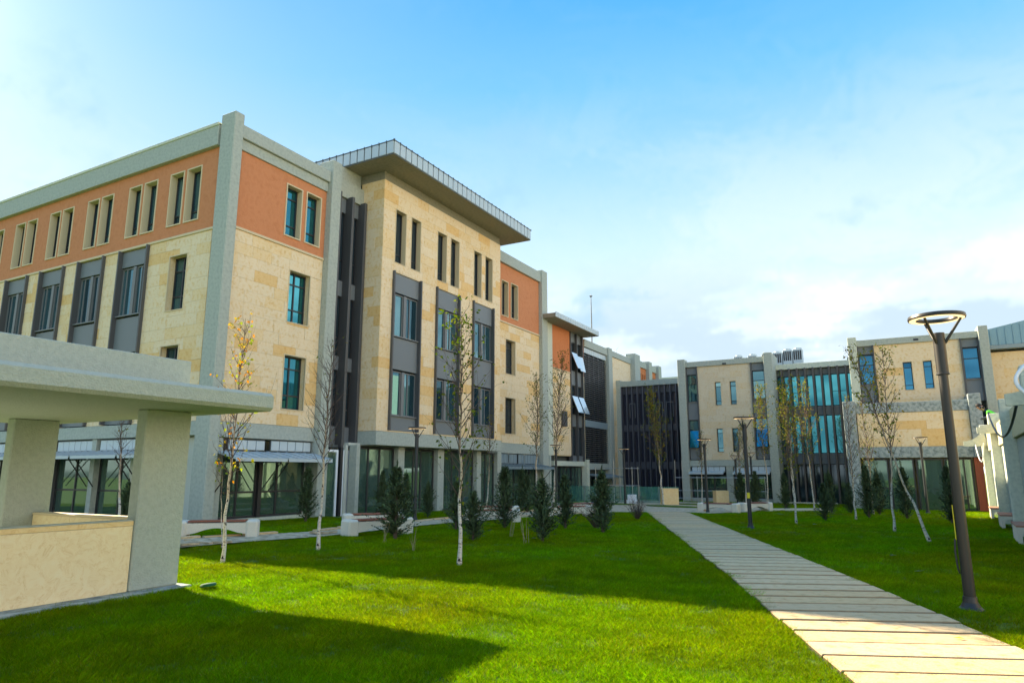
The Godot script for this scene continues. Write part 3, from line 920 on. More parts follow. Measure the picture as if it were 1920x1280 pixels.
# the faces inside an opening
func lining(b: Node3D, F: Transform3D, r: Rect2, mat: Material, n1: float, deep: float):
	var mb := MB.new(F)
	var t := 0.004
	mb.box(r.position.x, r.position.x + t, r.position.y, r.end.y, -deep, n1 + 0.001)
	mb.box(r.end.x - t, r.end.x, r.position.y, r.end.y, -deep, n1 + 0.001)
	mb.box(r.position.x + t, r.end.x - t, r.end.y - t, r.end.y, -deep, n1 + 0.001)
	mb.box(r.position.x + t, r.end.x - t, r.position.y, r.position.y + t, -deep, n1 + 0.0005)
	part("reveal", mb, mat, b, true)

func second_block():
	var b := thing("long_wing", "farther part of the long building with small eave, dark louvre screen and orange end", "building", Vector3(-20.6, -0.4, -48))
	var F := front(-20.6)
	slab(b, "core", M.interior_dark, Transform3D(), -40, -21.0, -0.8, 11.2, -69, -42.05)
	slab(b, "core", M.interior_dark, Transform3D(), -40, -21.0, 11.2, 12.0, -48.9, -42.05)
	slab(b, "concrete_strip", M.concrete_pale, F, 42.02, 43.27, 2.8, 12.12, -0.4, 0.02, 0.01)
	slab(b, "orange_wall", M.orange_bright, F, 43.27, 46.28, 9.0, 12.12, -0.4, 0.02)
	slab(b, "string_course", M.stone_trim, F, 43.27, 46.28, 8.9, 9.0, -0.3, 0.07)
	backing(b, F, R(43.27, 46.28, 2.8, 8.9), [], M.stone_wall, 0.0)
	clad(b, F, R(43.27, 46.28, 2.85, 8.88), [], M.stone, 0.46, 1.1)
	slab(b, "vent_box", M.fin, F, 44.6, 45.4, 4.9, 6.0, 0.03, 0.16)
	slab(b, "orange_wall", M.orange_bright, F, 48.64, 48.93, 9.0, 12.12, -0.4, 0.02)
	slab(b, "stone_edge", M.stone_trim, F, 48.64, 48.93, 2.5, 8.99, -0.4, 0.03)
	for c in [[46.36, 47.4], [47.54, 48.56]]:
		for s in [[2.85, 5.0], [5.9, 8.1], [9.2, 11.4]]:
			window(b, F, R(c[0], c[1], s[0], s[1]), -0.14, [], [], M.frame, M.glass_dark)
		for s in [[2.45, 2.84], [5.01, 5.89], [8.11, 9.19], [11.41, 12.12]]:
			slab(b, "spandrel_panel", M.panel, F, c[0], c[1], s[0], s[1], -0.2, -0.05)
	for u in [46.32, 47.47, 48.6]: slab(b, "fin", M.fin, F, u - 0.05, u + 0.05, 2.45, 12.12, -0.2, 0.12)
	# top-hung sashes standing open
	for o in [[46.4, 47.36, 10.55, 9.3, 0.5], [47.58, 48.52, 10.4, 9.25, 0.22], [46.4, 47.36, 7.25, 6.0, 0.5], [47.58, 48.52, 7.25, 6.0, 0.5]]:
		var m := MB.new(F)
		m.quad(Vector3(o[0], o[2], 0.14), Vector3(o[1], o[2], 0.14), Vector3(o[1], o[3], 0.14 + o[4]), Vector3(o[0], o[3], 0.14 + o[4]), Vector3(0, 0, 1))
		m.quad(Vector3(o[0], o[2], 0.10), Vector3(o[1], o[2], 0.10), Vector3(o[1], o[3], 0.10 + o[4]), Vector3(o[0], o[3], 0.10 + o[4]), Vector3(0, 0, -1))
		m.quad(Vector3(o[0], o[2], 0.10), Vector3(o[0], o[2], 0.14), Vector3(o[0], o[3], 0.14 + o[4]), Vector3(o[0], o[3], 0.10 + o[4]), Vector3(-1, 0, 0))
		part("open_sash", m, M.glass_sash, b, true)
	slab(b, "eave", M.soffit, Transform3D(), -26, -19.35, 12.13, 12.42, -49.15, -41.2)
	for i in 19:
		slab(b, "fascia_panel", M.zinc, front(-19.35), 41.2 + 0.42 * i + 0.02, 41.2 + 0.42 * (i + 1) - 0.02, 12.15, 12.5, 0.0, 0.03)
	slab(b, "concrete_band", M.concrete_pale, F, 43.27, 48.93, 2.1, 2.44, -0.4, 0.06)
	slab(b, "concrete_column", M.concrete_pale, F, 48.62, 49.05, -0.9, 2.6, -0.4, 0.3, 0.01)
	slab(b, "pillar", M.concrete, F, 42.02, 42.3, -0.9, 2.8, -0.4, 0.3)
	room(b, F, 42.4, 48.5, -0.55, 2.08, -3.0, -0.3, M.interior)
	for k in 3: glazed_bay(b, F, 42.45 + 2.05 * k, 44.4 + 2.05 * k, -0.5, 2.05, -0.15, [0.33, 0.66], [])
	for k in 8: slab(b, "blind", M.stone_trim, F, 42.6 + 0.75 * k, 42.95 + 0.75 * k, -0.4, 2.0, -0.45, -0.42)
	# louvre screen
	var sl := MB.new(F)
	for i in 32: sl.box(49.1, 53.88, 5.75 + 0.16 * i, 5.75 + 0.16 * i + 0.05, -0.12, -0.02)
	for i in 17: sl.box(49.1, 53.88, 2.4 + 0.16 * i, 2.4 + 0.16 * i + 0.05, -0.12, -0.02)
	part("louvre_slats", sl, M.fin, b, true).set_meta("kind", "stuff")
	slab(b, "louvre_glass", M.glass_dark, F, 49.05, 53.9, 2.3, 10.95, -0.4, -0.16)
	for u in [50.0, 51.0, 52.0, 53.0]: slab(b, "louvre_post", M.frame, F, u - 0.03, u + 0.03, 2.35, 10.9, -0.15, -0.005)
	slab(b, "glass_band", M.zinc_dark, F, 49.1, 53.88, 5.12, 5.65, -0.15, 0.02)
	slab(b, "concrete_band", M.concrete, F, 49.05, 53.9, 1.85, 2.34, -0.4, 0.05)
	zinc_strip(b, F, 49.1, 53.85, 10.95, 11.35, 0.0, M.zinc, 0.4)
	slab(b, "parapet", M.concrete, F, 48.93, 53.9, 11.4, 12.0, -0.4, 0.12, 0.012)
	room(b, F, 49.1, 53.8, -0.6, 1.84, -3.0, -0.3, M.interior_dark)
	glazed_bay(b, F, 49.15, 53.8, -0.55, 1.3, -0.15, [0.25, 0.5, 0.75], [])
	awning(b, F, 49.3, 53.8, 1.5, 1.3, 1.2, M.zinc_dark, false)
	slab(b, "pillar", M.concrete, F, 53.9, 54.76, -0.9, 12.1, -0.4, 0.25, 0.02)
	# stone end and orange gallery
	backing(b, F, R(54.76, 60.1, -0.9, 11.5), [], M.stone_wall, 0.0)
	clad(b, F, R(54.78, 60.05, -0.8, 11.48), [], M.stone, 0.46, 1.2)
	slab(b, "parapet", M.concrete, F, 54.76, 60.05, 11.5, 12.0, -0.4, 0.12, 0.012)
	slab(b, "pillar", M.concrete, F, 60.05, 61.55, -0.9, 12.5, -0.4, 0.5, 0.02)
	for seg in [[61.55, 64.7], [65.7, 67.9]]:
		var slits := []
		for i in 5: slits.append(R(seg[0] + 0.35 + i * (seg[1] - seg[0] - 0.5) / 5.0, seg[0] + 0.65 + i * (seg[1] - seg[0] - 0.5) / 5.0, 8.6, 11.0))
		backing(b, F, R(seg[0], seg[1], 8.0, 11.6), slits, M.orange_bright, 0.0, 0.4, "orange_wall")
		for r in slits: window(b, F, r, -0.25, [], [], M.frame, M.glass_dark, 0.03)
		slab(b, "parapet", M.concrete, F, seg[0], seg[1], 11.6, 12.2, -0.4, 0.12)
	slab(b, "pillar", M.concrete, F, 64.7, 65.7, 6.0, 12.4, -0.4, 0.35)
	slab(b, "pillar", M.concrete, F, 67.9, 68.9, 6.0, 12.4, -0.4, 0.35)

func fin_link():
	var b := thing("fin_building", "dark link building with close vertical metal fins, between the long wing and the right-hand block", "building", Vector3(-17, -0.5, -56.4))
	var F := side(-56.4)
	slab(b, "core", M.interior_dark, F, -20.5, -13.0, -1.0, 9.2, -8.0, -0.35)
	slab(b, "parapet", M.concrete, F, -20.2, -13.0, 8.92, 9.4, -0.5, 0.3, 0.012)
	slab(b, "pillar", M.concrete, F, -20.58, -20.18, -1.0, 9.5, -0.4, 0.35, 0.012)
	for s in [[8.3, 8.92], [5.08, 5.62], [1.9, 2.5]]:
		var u := -20.16
		while u < -13.4:
			slab(b, "spandrel_panel", M.fin_dark, F, u + 0.02, u + 0.46, s[0], s[1], -0.2, -0.04, 0.006)
			u += 0.48
	for s in [[-0.6, 1.9], [2.5, 5.08], [5.62, 8.3]]:
		var u := -20.16
		while u < -13.4:
			window(b, F, R(u + 0.04, u + 0.44, s[0], s[1]), -0.2, [], [], M.frame, M.glass_night, 0.03, "window", 0.008)
			u += 0.48
	for i in 15:
		var u := -20.16 + 0.48 * i
		slab(b, "fin", M.fin_dark, F, u - 0.05, u + 0.05, -0.8, 8.98 - 0.0, -0.2, 0.28, 0.008)
	for w in [[-19.4, -18.9], [-17.1, -16.5], [-16.2, -15.6]]:
		var m := MB.new(F)
		m.box(w[0], w[1], 7.4, 7.45, 0.29, 0.31); m.box(w[0], w[0] + 0.04, 6.2, 7.4, 0.29, 0.31); m.box(w[1] - 0.04, w[1], 6.2, 7.4, 0.29, 0.31)
		part("sash_edge", m, M.frame_grey, b, true)

func stone_bay_block(b: Node3D, F: Transform3D, lb: Array, st: Array, rb: Array, y0: float, y1: float, wins: Array, mats: Array, wall: Material, levels: Array, openl: bool, glass: Material):
	backing(b, F, R(st[0], st[1], y0, y1), wins, wall, 0.0, 0.4)
	clad(b, F, R(st[0], st[1], y0 + 0.02, y1 - 0.01), wins, mats, 0.46, 1.0)
	for r in wins:
		window(b, F, r, -0.2, [], [0.16, 0.82], M.frame, glass, 0.04)
		surround(b, F, r, M.stone_trim, 0.03, 0.04)
	for c in [lb, rb]:
		slab(b, "wall", M.interior_dark, F, c[0], c[1], y0, y1, -0.8, -0.3)
		panel_bay(b, F, c[0], c[1], levels, M.panel, M.fin, M.frame, glass, [], [0.66])
		if openl:
			var m := MB.new(F)
			var o := [c[0] + 0.12, c[1] - 0.08, 4.68, 3.45, 0.35]
			m.quad(Vector3(o[0], o[2], 0.05), Vector3(o[1], o[2], 0.05), Vector3(o[1], o[3], 0.05 + o[4]), Vector3(o[0], o[3], 0.05 + o[4]), Vector3(0, 0, 1))
			m.quad(Vector3(o[0], o[2], 0.02), Vector3(o[1], o[2], 0.02), Vector3(o[1], o[3], 0.02 + o[4]), Vector3(o[0], o[3], 0.02 + o[4]), Vector3(0, 0, -1))
			for e in [o[0], o[1]]: m.quad(Vector3(e, o[2], 0.02), Vector3(e, o[2], 0.05), Vector3(e, o[3], 0.05 + o[4]), Vector3(e, o[3], 0.02 + o[4]), Vector3(-1 if e == o[0] else 1, 0, 0))
			part("open_sash", m, M.glass_blue, b, true)

func block_a():
	var b := thing("stone_block", "cream stone block with blue tilted windows at both edges, beside the dark fin building", "building", Vector3(-10.3, -0.5, -51.4))
	var F := side(-51.4)
	slab(b, "core", M.interior_dark, F, -13.6, -7.0, 2.1, 9.5, -9.0, -0.45)
	var lv := [[2.56, 3.44, "p"], [3.45, 5.48, "w"], [5.49, 6.84, "p"], [6.85, 8.9, "w"], [8.91, 9.47, "p"]]
	var wins := [R(-11.11, -10.67, 6.52, 8.24), R(-10.02, -9.58, 6.52, 8.24), R(-11.15, -10.71, 3.1, 4.8), R(-10.05, -9.62, 3.1, 4.8)]
	stone_bay_block(b, F, [-13.2, -12.36], [-12.36, -8.45], [-8.45, -7.52], 2.52, 9.48, wins, M.pale_stone, M.pale_wall, lv, true, M.glass)
	slab(b, "pillar", M.concrete, F, -13.75, -13.2, -1.0, 10.08, -0.5, 0.4, 0.015)
	slab(b, "pillar", M.concrete, F, -7.5, -6.92, -1.0, 10.1, -2.4, 0.4, 0.015)
	slab(b, "parapet", M.concrete, F, -13.2, -7.5, 9.48, 9.88, -0.5, 0.15, 0.012)
	slab(b, "parapet_vent", M.frame, F, -10.45, -10.15, 9.5, 9.62, 0.1, 0.165)
	slab(b, "concrete_band", M.concrete, F, -13.2, -7.5, 2.08, 2.52, -0.5, 0.06, 0.01)
	slab(b, "column", M.concrete, F, -10.62, -10.14, -1.0, 2.08, -0.5, 0.02)
	room(b, F, -13.2, -7.5, -0.5, 2.06, -4.0, -0.5, M.interior_dark)
	glazed_bay(b, F, -13.15, -10.65, -0.2, 1.45, -0.2, [0.33, 0.66], [0.4])
	glazed_bay(b, F, -10.1, -7.55, -0.2, 1.45, -0.2, [0.33, 0.66], [0.4])
	slab(b, "sill_wall", M.concrete, F, -13.2, -7.5, -0.8, -0.2, -0.4, -0.05)
	zinc_strip(b, F, -13.1, -10.7, 1.66, 2.04, 0.0, M.zinc, 0.4)
	zinc_strip(b, F, -10.05, -7.55, 1.66, 2.04, 0.0, M.zinc, 0.4)
	awning(b, F, -13.2, -10.7, 1.74, 1.62, 0.7, M.zinc, false)
	awning(b, F, -10.05, -7.55, 1.74, 1.62, 0.7, M.zinc, false)

func glazed_link():
	var b := thing("glazed_link", "recessed glass front with brown vertical fins and teal panes between two stone blocks", "building", Vector3(-4.5, -0.5, -53))
	var F := side(-53.0)
	slab(b, "core", M.interior_dark, F, -7.2, -1.2, -1.0, 9.0, -8.0, -0.4)
	slab(b, "parapet", M.concrete_pale, F, -7.2, -1.2, 9.02, 9.42, -0.5, 0.25, 0.012)
	for s in [[8.55, 9.0], [5.65, 6.28], [2.22, 2.95]]:
		for i in 11: slab(b, "spandrel_panel", M.panel, F, -7.08 + 0.53 * i + 0.02, -7.08 + 0.53 * (i + 1) - 0.02, s[0], s[1], -0.2, -0.05, 0.006)
	for i in 11:
		var u := -7.08 + 0.53 * i
		for s in [[-0.6, 2.2], [2.97, 5.63], [6.3, 8.53]]:
			window(b, F, R(u + 0.03, u + 0.5, s[0], s[1]), -0.16, [], [0.45] if (i in [2, 3, 7, 8] and s[0] > 0) else [], M.frame, M.glass_dark if s[0] < 0 else M.glass_teal, 0.03, "window", 0.006)
	for i in 12: slab(b, "fin", M.fin_brown, F, -7.08 + 0.53 * i - 0.065, -7.08 + 0.53 * i + 0.065, -0.8, 9.05, -0.2, 0.42, 0.008)

func block_c():
	var b := thing("front_block", "cream stone block with low concrete framed front and wide glass behind the leaning birch", "building", Vector3(1, -0.4, -44.3))
	var F := side(-46.2)
	slab(b, "core", M.interior_dark, F, -1.5, 5.0, 2.0, 9.2, -9.0, -0.5)
	var k := 1.014
	var lv := [[5.6, 6.86, "p"], [6.88, 8.68, "w"], [8.7, 9.2, "p"]]
	var wins := [R(1.05, 1.5, 6.42, 8.08), R(2.08, 2.52, 6.45, 8.08)]
	stone_bay_block(b, F, [-1.3, -0.42], [-0.42, 4.02], [4.02, 4.88], 5.4, 9.2, wins, M.stone, M.stone_wall, lv, false, M.glass_blue2)
	slab(b, "pillar", M.concrete_pale, F, -1.78, -1.3, 5.0, 9.76, -2.0, 0.4, 0.015)
	slab(b, "pillar", M.concrete, F, 4.9, 5.36, -1.0, 9.82, -1.0, 0.4, 0.015)
	slab(b, "parapet", M.concrete, F, -1.3, 4.9, 9.2, 9.58, -0.5, 0.15, 0.012)
	slab(b, "parapet_vent", M.frame, F, 1.72, 1.98, 9.3, 9.42, 0.1, 0.165)
	# low front volume
	var G := side(-44.3)
	slab(b, "core", M.interior_dark, G, -1.6, 4.2, 2.6, 5.3, -1.9, -0.4)
	slab(b, "concrete_band", M.concrete_raw, G, -1.62, 3.86, 4.98, 5.56, -0.5, 0.08, 0.012)
	backing(b, G, R(-1.6, 3.86, 3.06, 4.98), [], M.pale_wall, 0.0, 0.4)
	clad(b, G, R(-1.58, 3.85, 3.08, 4.97), [], M.stone, 0.48, 1.2)
	slab(b, "concrete_band", M.concrete_raw, G, -1.62, 4.1, 2.46, 3.06, -0.5, 0.07, 0.012)
	slab(b, "pillar", M.concrete_raw, G, -2.28, -1.63, -1.0, 5.7, -1.9, 0.25, 0.02)
	slab(b, "pillar", M.concrete_raw, G, 3.87, 4.45, 2.46, 5.85, -1.9, 0.25, 0.02)
	slab(b, "wall", M.red_render, G, 3.82, 4.2, -1.0, 2.45, -0.5, 0.02)
	room(b, G, -1.6, 3.7, -0.45, 2.44, -1.7, -0.3, M.interior_warm)
	glazed_bay(b, G, -1.5, -0.24, -0.4, 2.4, -0.15, [], [0.42])
	glazed_bay(b, G, -0.2, 1.02, -0.4, 2.4, -0.15, [], [])
	glazed_bay(b, G, 1.1, 2.4, -0.4, 2.4, -0.15, [], [])
	glazed_bay(b, G, 2.45, 3.75, -0.4, 2.4, -0.15, [0.72], [])

func block_d():
	var b := thing("metal_roof_building", "cream stone building under blue grey standing seam metal, behind the concrete colonnade", "building", Vector3(8, -0.4, -47.6))
	var F := side(-47.6)
	slab(b, "core", M.interior_dark, F, 5.6, 24, -1, 8.5, -10, -0.5)
	backing(b, F, R(5.4, 20, -0.8, 8.5), [], M.stone_wall, 0.0)
	clad(b, F, R(5.4, 8.6, 0.0, 8.48), [], M.stone, 0.46, 1.1)
	slab(b, "stone_edge", M.fin, F, 7.35, 7.75, 5.8, 8.3, 0.03, 0.12)
	slab(b, "eave_fascia", M.zinc_dark, F, 5.2, 20, 8.62, 8.84, -0.5, 0.5)
	for i in 12:
		var u := 5.25 + 0.36 * i
		var m := MB.new(F)
		var o := PackedVector2Array([Vector2(u + 0.01, 8.86), Vector2(u + 0.35, 8.86), Vector2(u + 0.35, 9.78 + (u + 0.36 - 5.4) * 0.2), Vector2(u + 0.01, 9.78 + (u - 5.4) * 0.2)])
		m.prism(o, 0.3, 0.42)
		part("roof_panel", m, M.zinc_blue, b, true)
		var sm := MB.new(F)
		sm.box(u - 0.012, u + 0.012, 8.86, 9.78 + (u - 5.4) * 0.2, 0.4, 0.46)
		part("seam", sm, M.zinc_blue, b, true)
	var bk := MB.new(F)
	bk.prism(PackedVector2Array([Vector2(5.25, 8.84), Vector2(20, 8.84), Vector2(20, 12.7), Vector2(5.25, 9.74)]), -6.0, 0.29)
	part("roof", bk, M.zinc_blue, b, true)

func distant():
	var b := thing("distant_building", "small pale building with blue windows far behind the dark fin building", "building", Vector3(-28, -0.7, -95))
	slab(b, "wall", M.pale_wall, Transform3D(), -36, -22.5, -1, 14.6, -110, -95)
	for k in 6: window(b, side(-94.98), R(-27.9 - 2.2 * k + 0.6, -26.5 - 2.2 * k + 0.6, 13.0, 14.1), 0.02, [0.5], [], M.frame_grey, M.glass_blue, 0.05)
	slab(b, "parapet", M.concrete_pale, Transform3D(), -36.1, -22.4, 14.6, 14.9, -110.1, -94.9)
	# the building across the lawn, seen in the ground-floor glass
	var o := thing("sunlit_building", "sunlit stone building on the open side of the lawn, mirrored in the ground floor glass", "building", Vector3(21, 0, -28))
	var F := Transform3D(Basis(Vector3(0, 0, 1), Vector3.UP, Vector3(-1, 0, 0)), Vector3(21, 0, 0))
	var holes := []
	for k in 9:
		for y in [0.8, 4.4, 7.9]: holes.append(R(-48 + 4.6 * k, -45.6 + 4.6 * k, y, y + 2.1))
	backing(o, F, R(-52, -6, -0.8, 11.0), holes, M.stone_wall)
	for r in holes: window(o, F, r, -0.2, [0.5], [0.7], M.frame, M.glass_dark)
	slab(o, "parapet", M.concrete, F, -52, -6, 11.0, 11.8, -0.5, 0.15)
	slab(o, "core", M.interior_dark, F, -52, -6, -1, 11.2, -10, -0.4)
	# mast on the far roof
	var m := thing("mast", "slender lightning mast standing on the roof behind the small eave", "mast", Vector3(-22.66, 12.0, -55.9))
	var mb := MB.new()
	mb.tube([Vector3.ZERO, Vector3(0, 3.4, 0), Vector3(0, 5.35, 0)], [0.06, 0.05, 0.03], 6)
	part("pole", mb, M.frame_grey, m)
	var tip := MB.new()
	tip.lathe([[0.0, 5.2], [0.16, 5.35], [0.03, 5.42], [0.0, 5.6]], 8)
	part("tip", tip, M.frame_grey, m)
	var w := thing("roof_wire", "short thin aerial leaning on the roof by the orange gallery", "aerial", Vector3(-21.2, 12.3, -58.2))
	var wb := MB.new()
	wb.tube([Vector3.ZERO, Vector3(-0.5, 0.5, -1.2), Vector3(-0.6, 1.0, -2.2)], [0.02, 0.015, 0.01], 4)
	part("wire", wb, M.frame_grey, w)
	# air handling units on the roof behind the stone block
	var spots := [[-10.25, 9.6, 1.0], [-9.15, 9.6, 1.0], [-8.1, 9.65, 1.0], [-7.25, 9.65, 1.02], [-6.5, 9.2, 1.6], [-5.75, 9.2, 1.62]]
	var says := ["leftmost grey ventilation unit on the stone block roof", "second ventilation unit from the left on the stone block roof", "third ventilation unit from the left on the stone block roof", "ventilation unit just left of the tall pillar top", "taller ventilation unit just right of the tall pillar top", "rightmost tall ventilation unit on its white plinth"]
	for i in 6:
		var s: Array = spots[i]
		var u := thing("ventilation_unit", says[i], "ventilation unit", Vector3(s[0], s[1] + 0.3, -57.0), "ventilation units on the roof")
		var hb := MB.new()
		hb.box(-0.34, 0.34, 0.0, s[2], -0.4, 0.4, 0.02)
		part("casing", hb, M.zinc, u)
		for q in 4:
			var gm := MB.new()
			gm.box(-0.30 + 0.155 * q, -0.19 + 0.155 * q, s[2] - 0.85, s[2] - 0.12, 0.395, 0.412)
			part("grille", gm, M.frame, u)
		var fm := MB.new()
		fm.lathe([[0.28, s[2]], [0.28, s[2] + 0.12], [0.24, s[2] + 0.12], [0.22, s[2] + 0.02]], 14)
		part("fan_ring", fm, M.zinc, u)
		var pb := MB.new()
		pb.box(-0.36, 0.36, -0.6, -0.002, -0.42, 0.42)
		part("plinth", pb, M.white_frame, u)

func pavilion():
	var b := thing("pavilion", "unfinished concrete pavilion with flat stepped roof and low marbled wall at the lawn's corner", "pavilion", Vector3(-11, 0, -4))
	var I := Transform3D()
	slab(b, "plinth", M.concrete_raw, I, -14.2, -9.28, -0.1, 0.055, -6.98, 0.4, 0.015)
	for c in [[-9.69, -9.46], [-13.35, -13.12]]:
		slab(b, "column", M.render, I, c[0], c[1], 0.055, 2.6, -6.86, -6.12, 0.018)
		slab(b, "column", M.render, I, c[0], c[1], 0.055, 2.6, -0.7, 0.04, 0.018)
	slab(b, "roof_slab", M.render, I, -14.6, -8.2, 2.6, 2.87, -7.36, 1.2, 0.05)
	slab(b, "roof_step", M.render, I, -13.6, -9.3, 2.872, 3.36, -6.66, 0.6, 0.012)
	# near wall: marbled slabs with a narrower course on top
	slab(b, "wall_core", M.concrete, I, -9.66, -9.54, 0.056, 0.98, -6.1, -0.72)
	var u := -6.115
	for w in [2.6, 1.5, 1.25]:
		slab(b, "stone_panel", M.swirl, I, -9.54, -9.505, 0.057, 0.945, u + 0.002, u + w - 0.002, 0.004)
		slab(b, "stone_course", M.swirl2, I, -9.54, -9.502, 0.948, 1.012, u + 0.002, u + w - 0.002, 0.004)
		u += w
	slab(b, "wall_cap", M.concrete, I, -9.68, -9.515, 1.013, 1.03, -6.11, -0.72, 0.006)
	# far wall between the columns
	slab(b, "wall_core", M.concrete, I, -13.1, -9.7, 0.056, 0.96, -6.78, -6.62)
	for i in 3: slab(b, "stone_panel", M.swirl, I, -13.1 + 1.133 * i + 0.003, -13.1 + 1.133 * (i + 1) - 0.003, 0.06, 0.97, -6.618, -6.585, 0.004)
	slab(b, "wall_cap", M.stone_trim, I, -13.1, -9.7, 0.972, 1.01, -6.8, -6.57, 0.008)

func colonnade():
	var b := thing("colonnade", "grey concrete wall with projecting piers and tapered brackets along the lawn's open edge", "colonnade", Vector3(2.85, -0.16, -25.1))
	var F := Transform3D(Basis(Vector3.UP, -0.06) * Basis(Vector3(0, 0, 1), Vector3.UP, Vector3(-1, 0, 0)), Vector3(2.98, 0, -25.1))
	var us := [7.6, 0.0, -7.1, -15.5]
	var tops := [3.9, 3.86, 3.92, 3.95]
	var lens := [0.34, 0.0, 0.42, 0.76]
	var brs := [3.05, 0.0, 3.15, 2.92]
	slab(b, "deck", M.concrete, F, -17.5, 12.0, 2.5, 2.72, -6.0, -0.6)
	for i in 4:
		slab(b, "pier", M.concrete_pale, F, us[i] - 0.4, us[i], -0.8, tops[i], -0.75, 0.02, 0.02)
		if brs[i] == 0.0: continue
		var m := MB.new(F * Transform3D(Basis(Vector3(0, 0, 1), Vector3.UP, Vector3(-1, 0, 0)), Vector3(us[i] + 0.001, 0, 0)))
		# outline: x = outwards, y up, thickness along the row
		var y: float = brs[i]
		var q: float = lens[i]
		m.prism(PackedVector2Array([Vector2(-0.3, y), Vector2(q - 0.02, y), Vector2(q, y + 0.02), Vector2(q, y + 0.24), Vector2(q - 0.16, y + 0.26), Vector2(q - 0.34, y + 0.31), Vector2(q - 0.52, y + 0.41), Vector2(q - 0.68, y + 0.55), Vector2(q - 0.86, y + 0.66)] if q > 0.6 else [Vector2(-0.5, y), Vector2(q - 0.02, y), Vector2(q, y + 0.02), Vector2(q, y + 0.24), Vector2(q - 0.16, y + 0.26), Vector2(q - 0.34, y + 0.31), Vector2(q - 0.52, y + 0.41), Vector2(q - 0.68, y + 0.55), Vector2(q - 0.84, y + 0.64)]), -0.16, 0.0)
		part("bracket", m, M.concrete_pale, b, true)
		var gm := MB.new(F)
		gm.box(us[i] + 0.002, us[i] + 0.006, y + 0.105, y + 0.12, 0.02, lens[i] - 0.01)
		part("bracket_joint", gm, M.seam, b, true)
	for i in 4:
		var u1: float = us[i] - 0.4
		var u0: float = us[i + 1] if i < 3 else -18.0
		slab(b, "wall", M.concrete, F, u0, u1, -0.8, 2.66, -0.6, -0.3)
		slab(b, "beam", M.beam, F, u0, u1, 2.68, 3.52, -0.62, -0.22, 0.012)
	slab(b, "wall", M.concrete, F, 7.6, 13.0, -0.8, 3.6, -0.6, -0.3)
	# sagging cables
	var says := ["black cable looping from the second bracket to the wall", "pale hose hanging at the farthest colonnade pier", "white hose drooping from the nearest colonnade bracket"]
	var cs := [[Vector3(3.30, 3.82, -31.0), Vector3(2.43, 3.08, -18.0), 0.75, M.frame, 0.03], [Vector3(3.62, 3.0, -40.4), Vector3(3.78, 3.0, -38.6), 0.85, M.white_frame, 0.025], [Vector3(2.62, 3.9, -17.0), Vector3(2.62, 3.1, -16.9), 0.0, M.white_frame, 0.04]]
	for i in 3:
		var t := thing("cable", says[i], "cable", cs[i][0])
		var p0: Vector3 = cs[i][0]; var p1: Vector3 = cs[i][1]
		var pts := []; var rr := []
		for k in 15:
			var s := k / 14.0
			pts.append((p1 - p0) * s + Vector3(-0.28 * sin(PI * s) if i == 2 else 0.0, -4.0 * s * (1.0 - s) * cs[i][2], 0)); rr.append(cs[i][4])
		var m := MB.new()
		m.tube(pts, rr, 6)
		part("line", m, cs[i][3], t)
	# arched seats against the wall
	var lab := ["white arched seat with brick top nearest along the colonnade", "white arched seat with brick top between two grey piers", "farthest white arched seat with brick top by the red wall"]
	for i in 3:
		var u: float = [-1.4, -7.1 + 2.2, -7.1 - 3.4][i]
		u = [3.2, -3.6, -10.6][i]
		var base: Vector3 = F * Vector3(u, 0, -0.28)
		base.y = ground_y(base.z)
		var t := thing("arched_seat", lab[i], "seat", base, "arched seats along the colonnade", -0.06)
		var m := MB.new(Transform3D(Basis(Vector3(-1, 0, 0), Vector3.UP, Vector3(0, 0, -1)), Vector3(0, 0, 0)))
		var o := PackedVector2Array([Vector2(0, -0.05), Vector2(0.09, -0.05)])
		for k in 9: o.append(Vector2(0.22 - 0.13 * cos(PI * k / 8.0), 0.2 + 0.12 * sin(PI * k / 8.0)))
		o.append_array([Vector2(0.35, -0.05), Vector2(0.44, -0.05), Vector2(0.44, 0.42), Vector2(0, 0.42)])
		m.prism(o, 0.0, 1.8)
		part("base", m, M.cast, t)
		for k in 4:
			var bm := MB.new()
			bm.box(-0.46, 0.02, 0.422, 0.47, -1.82 + 0.46 * k, -1.82 + 0.46 * k + 0.44, 0.006)
			part("brick_top", bm, M.brick, t)
	person()

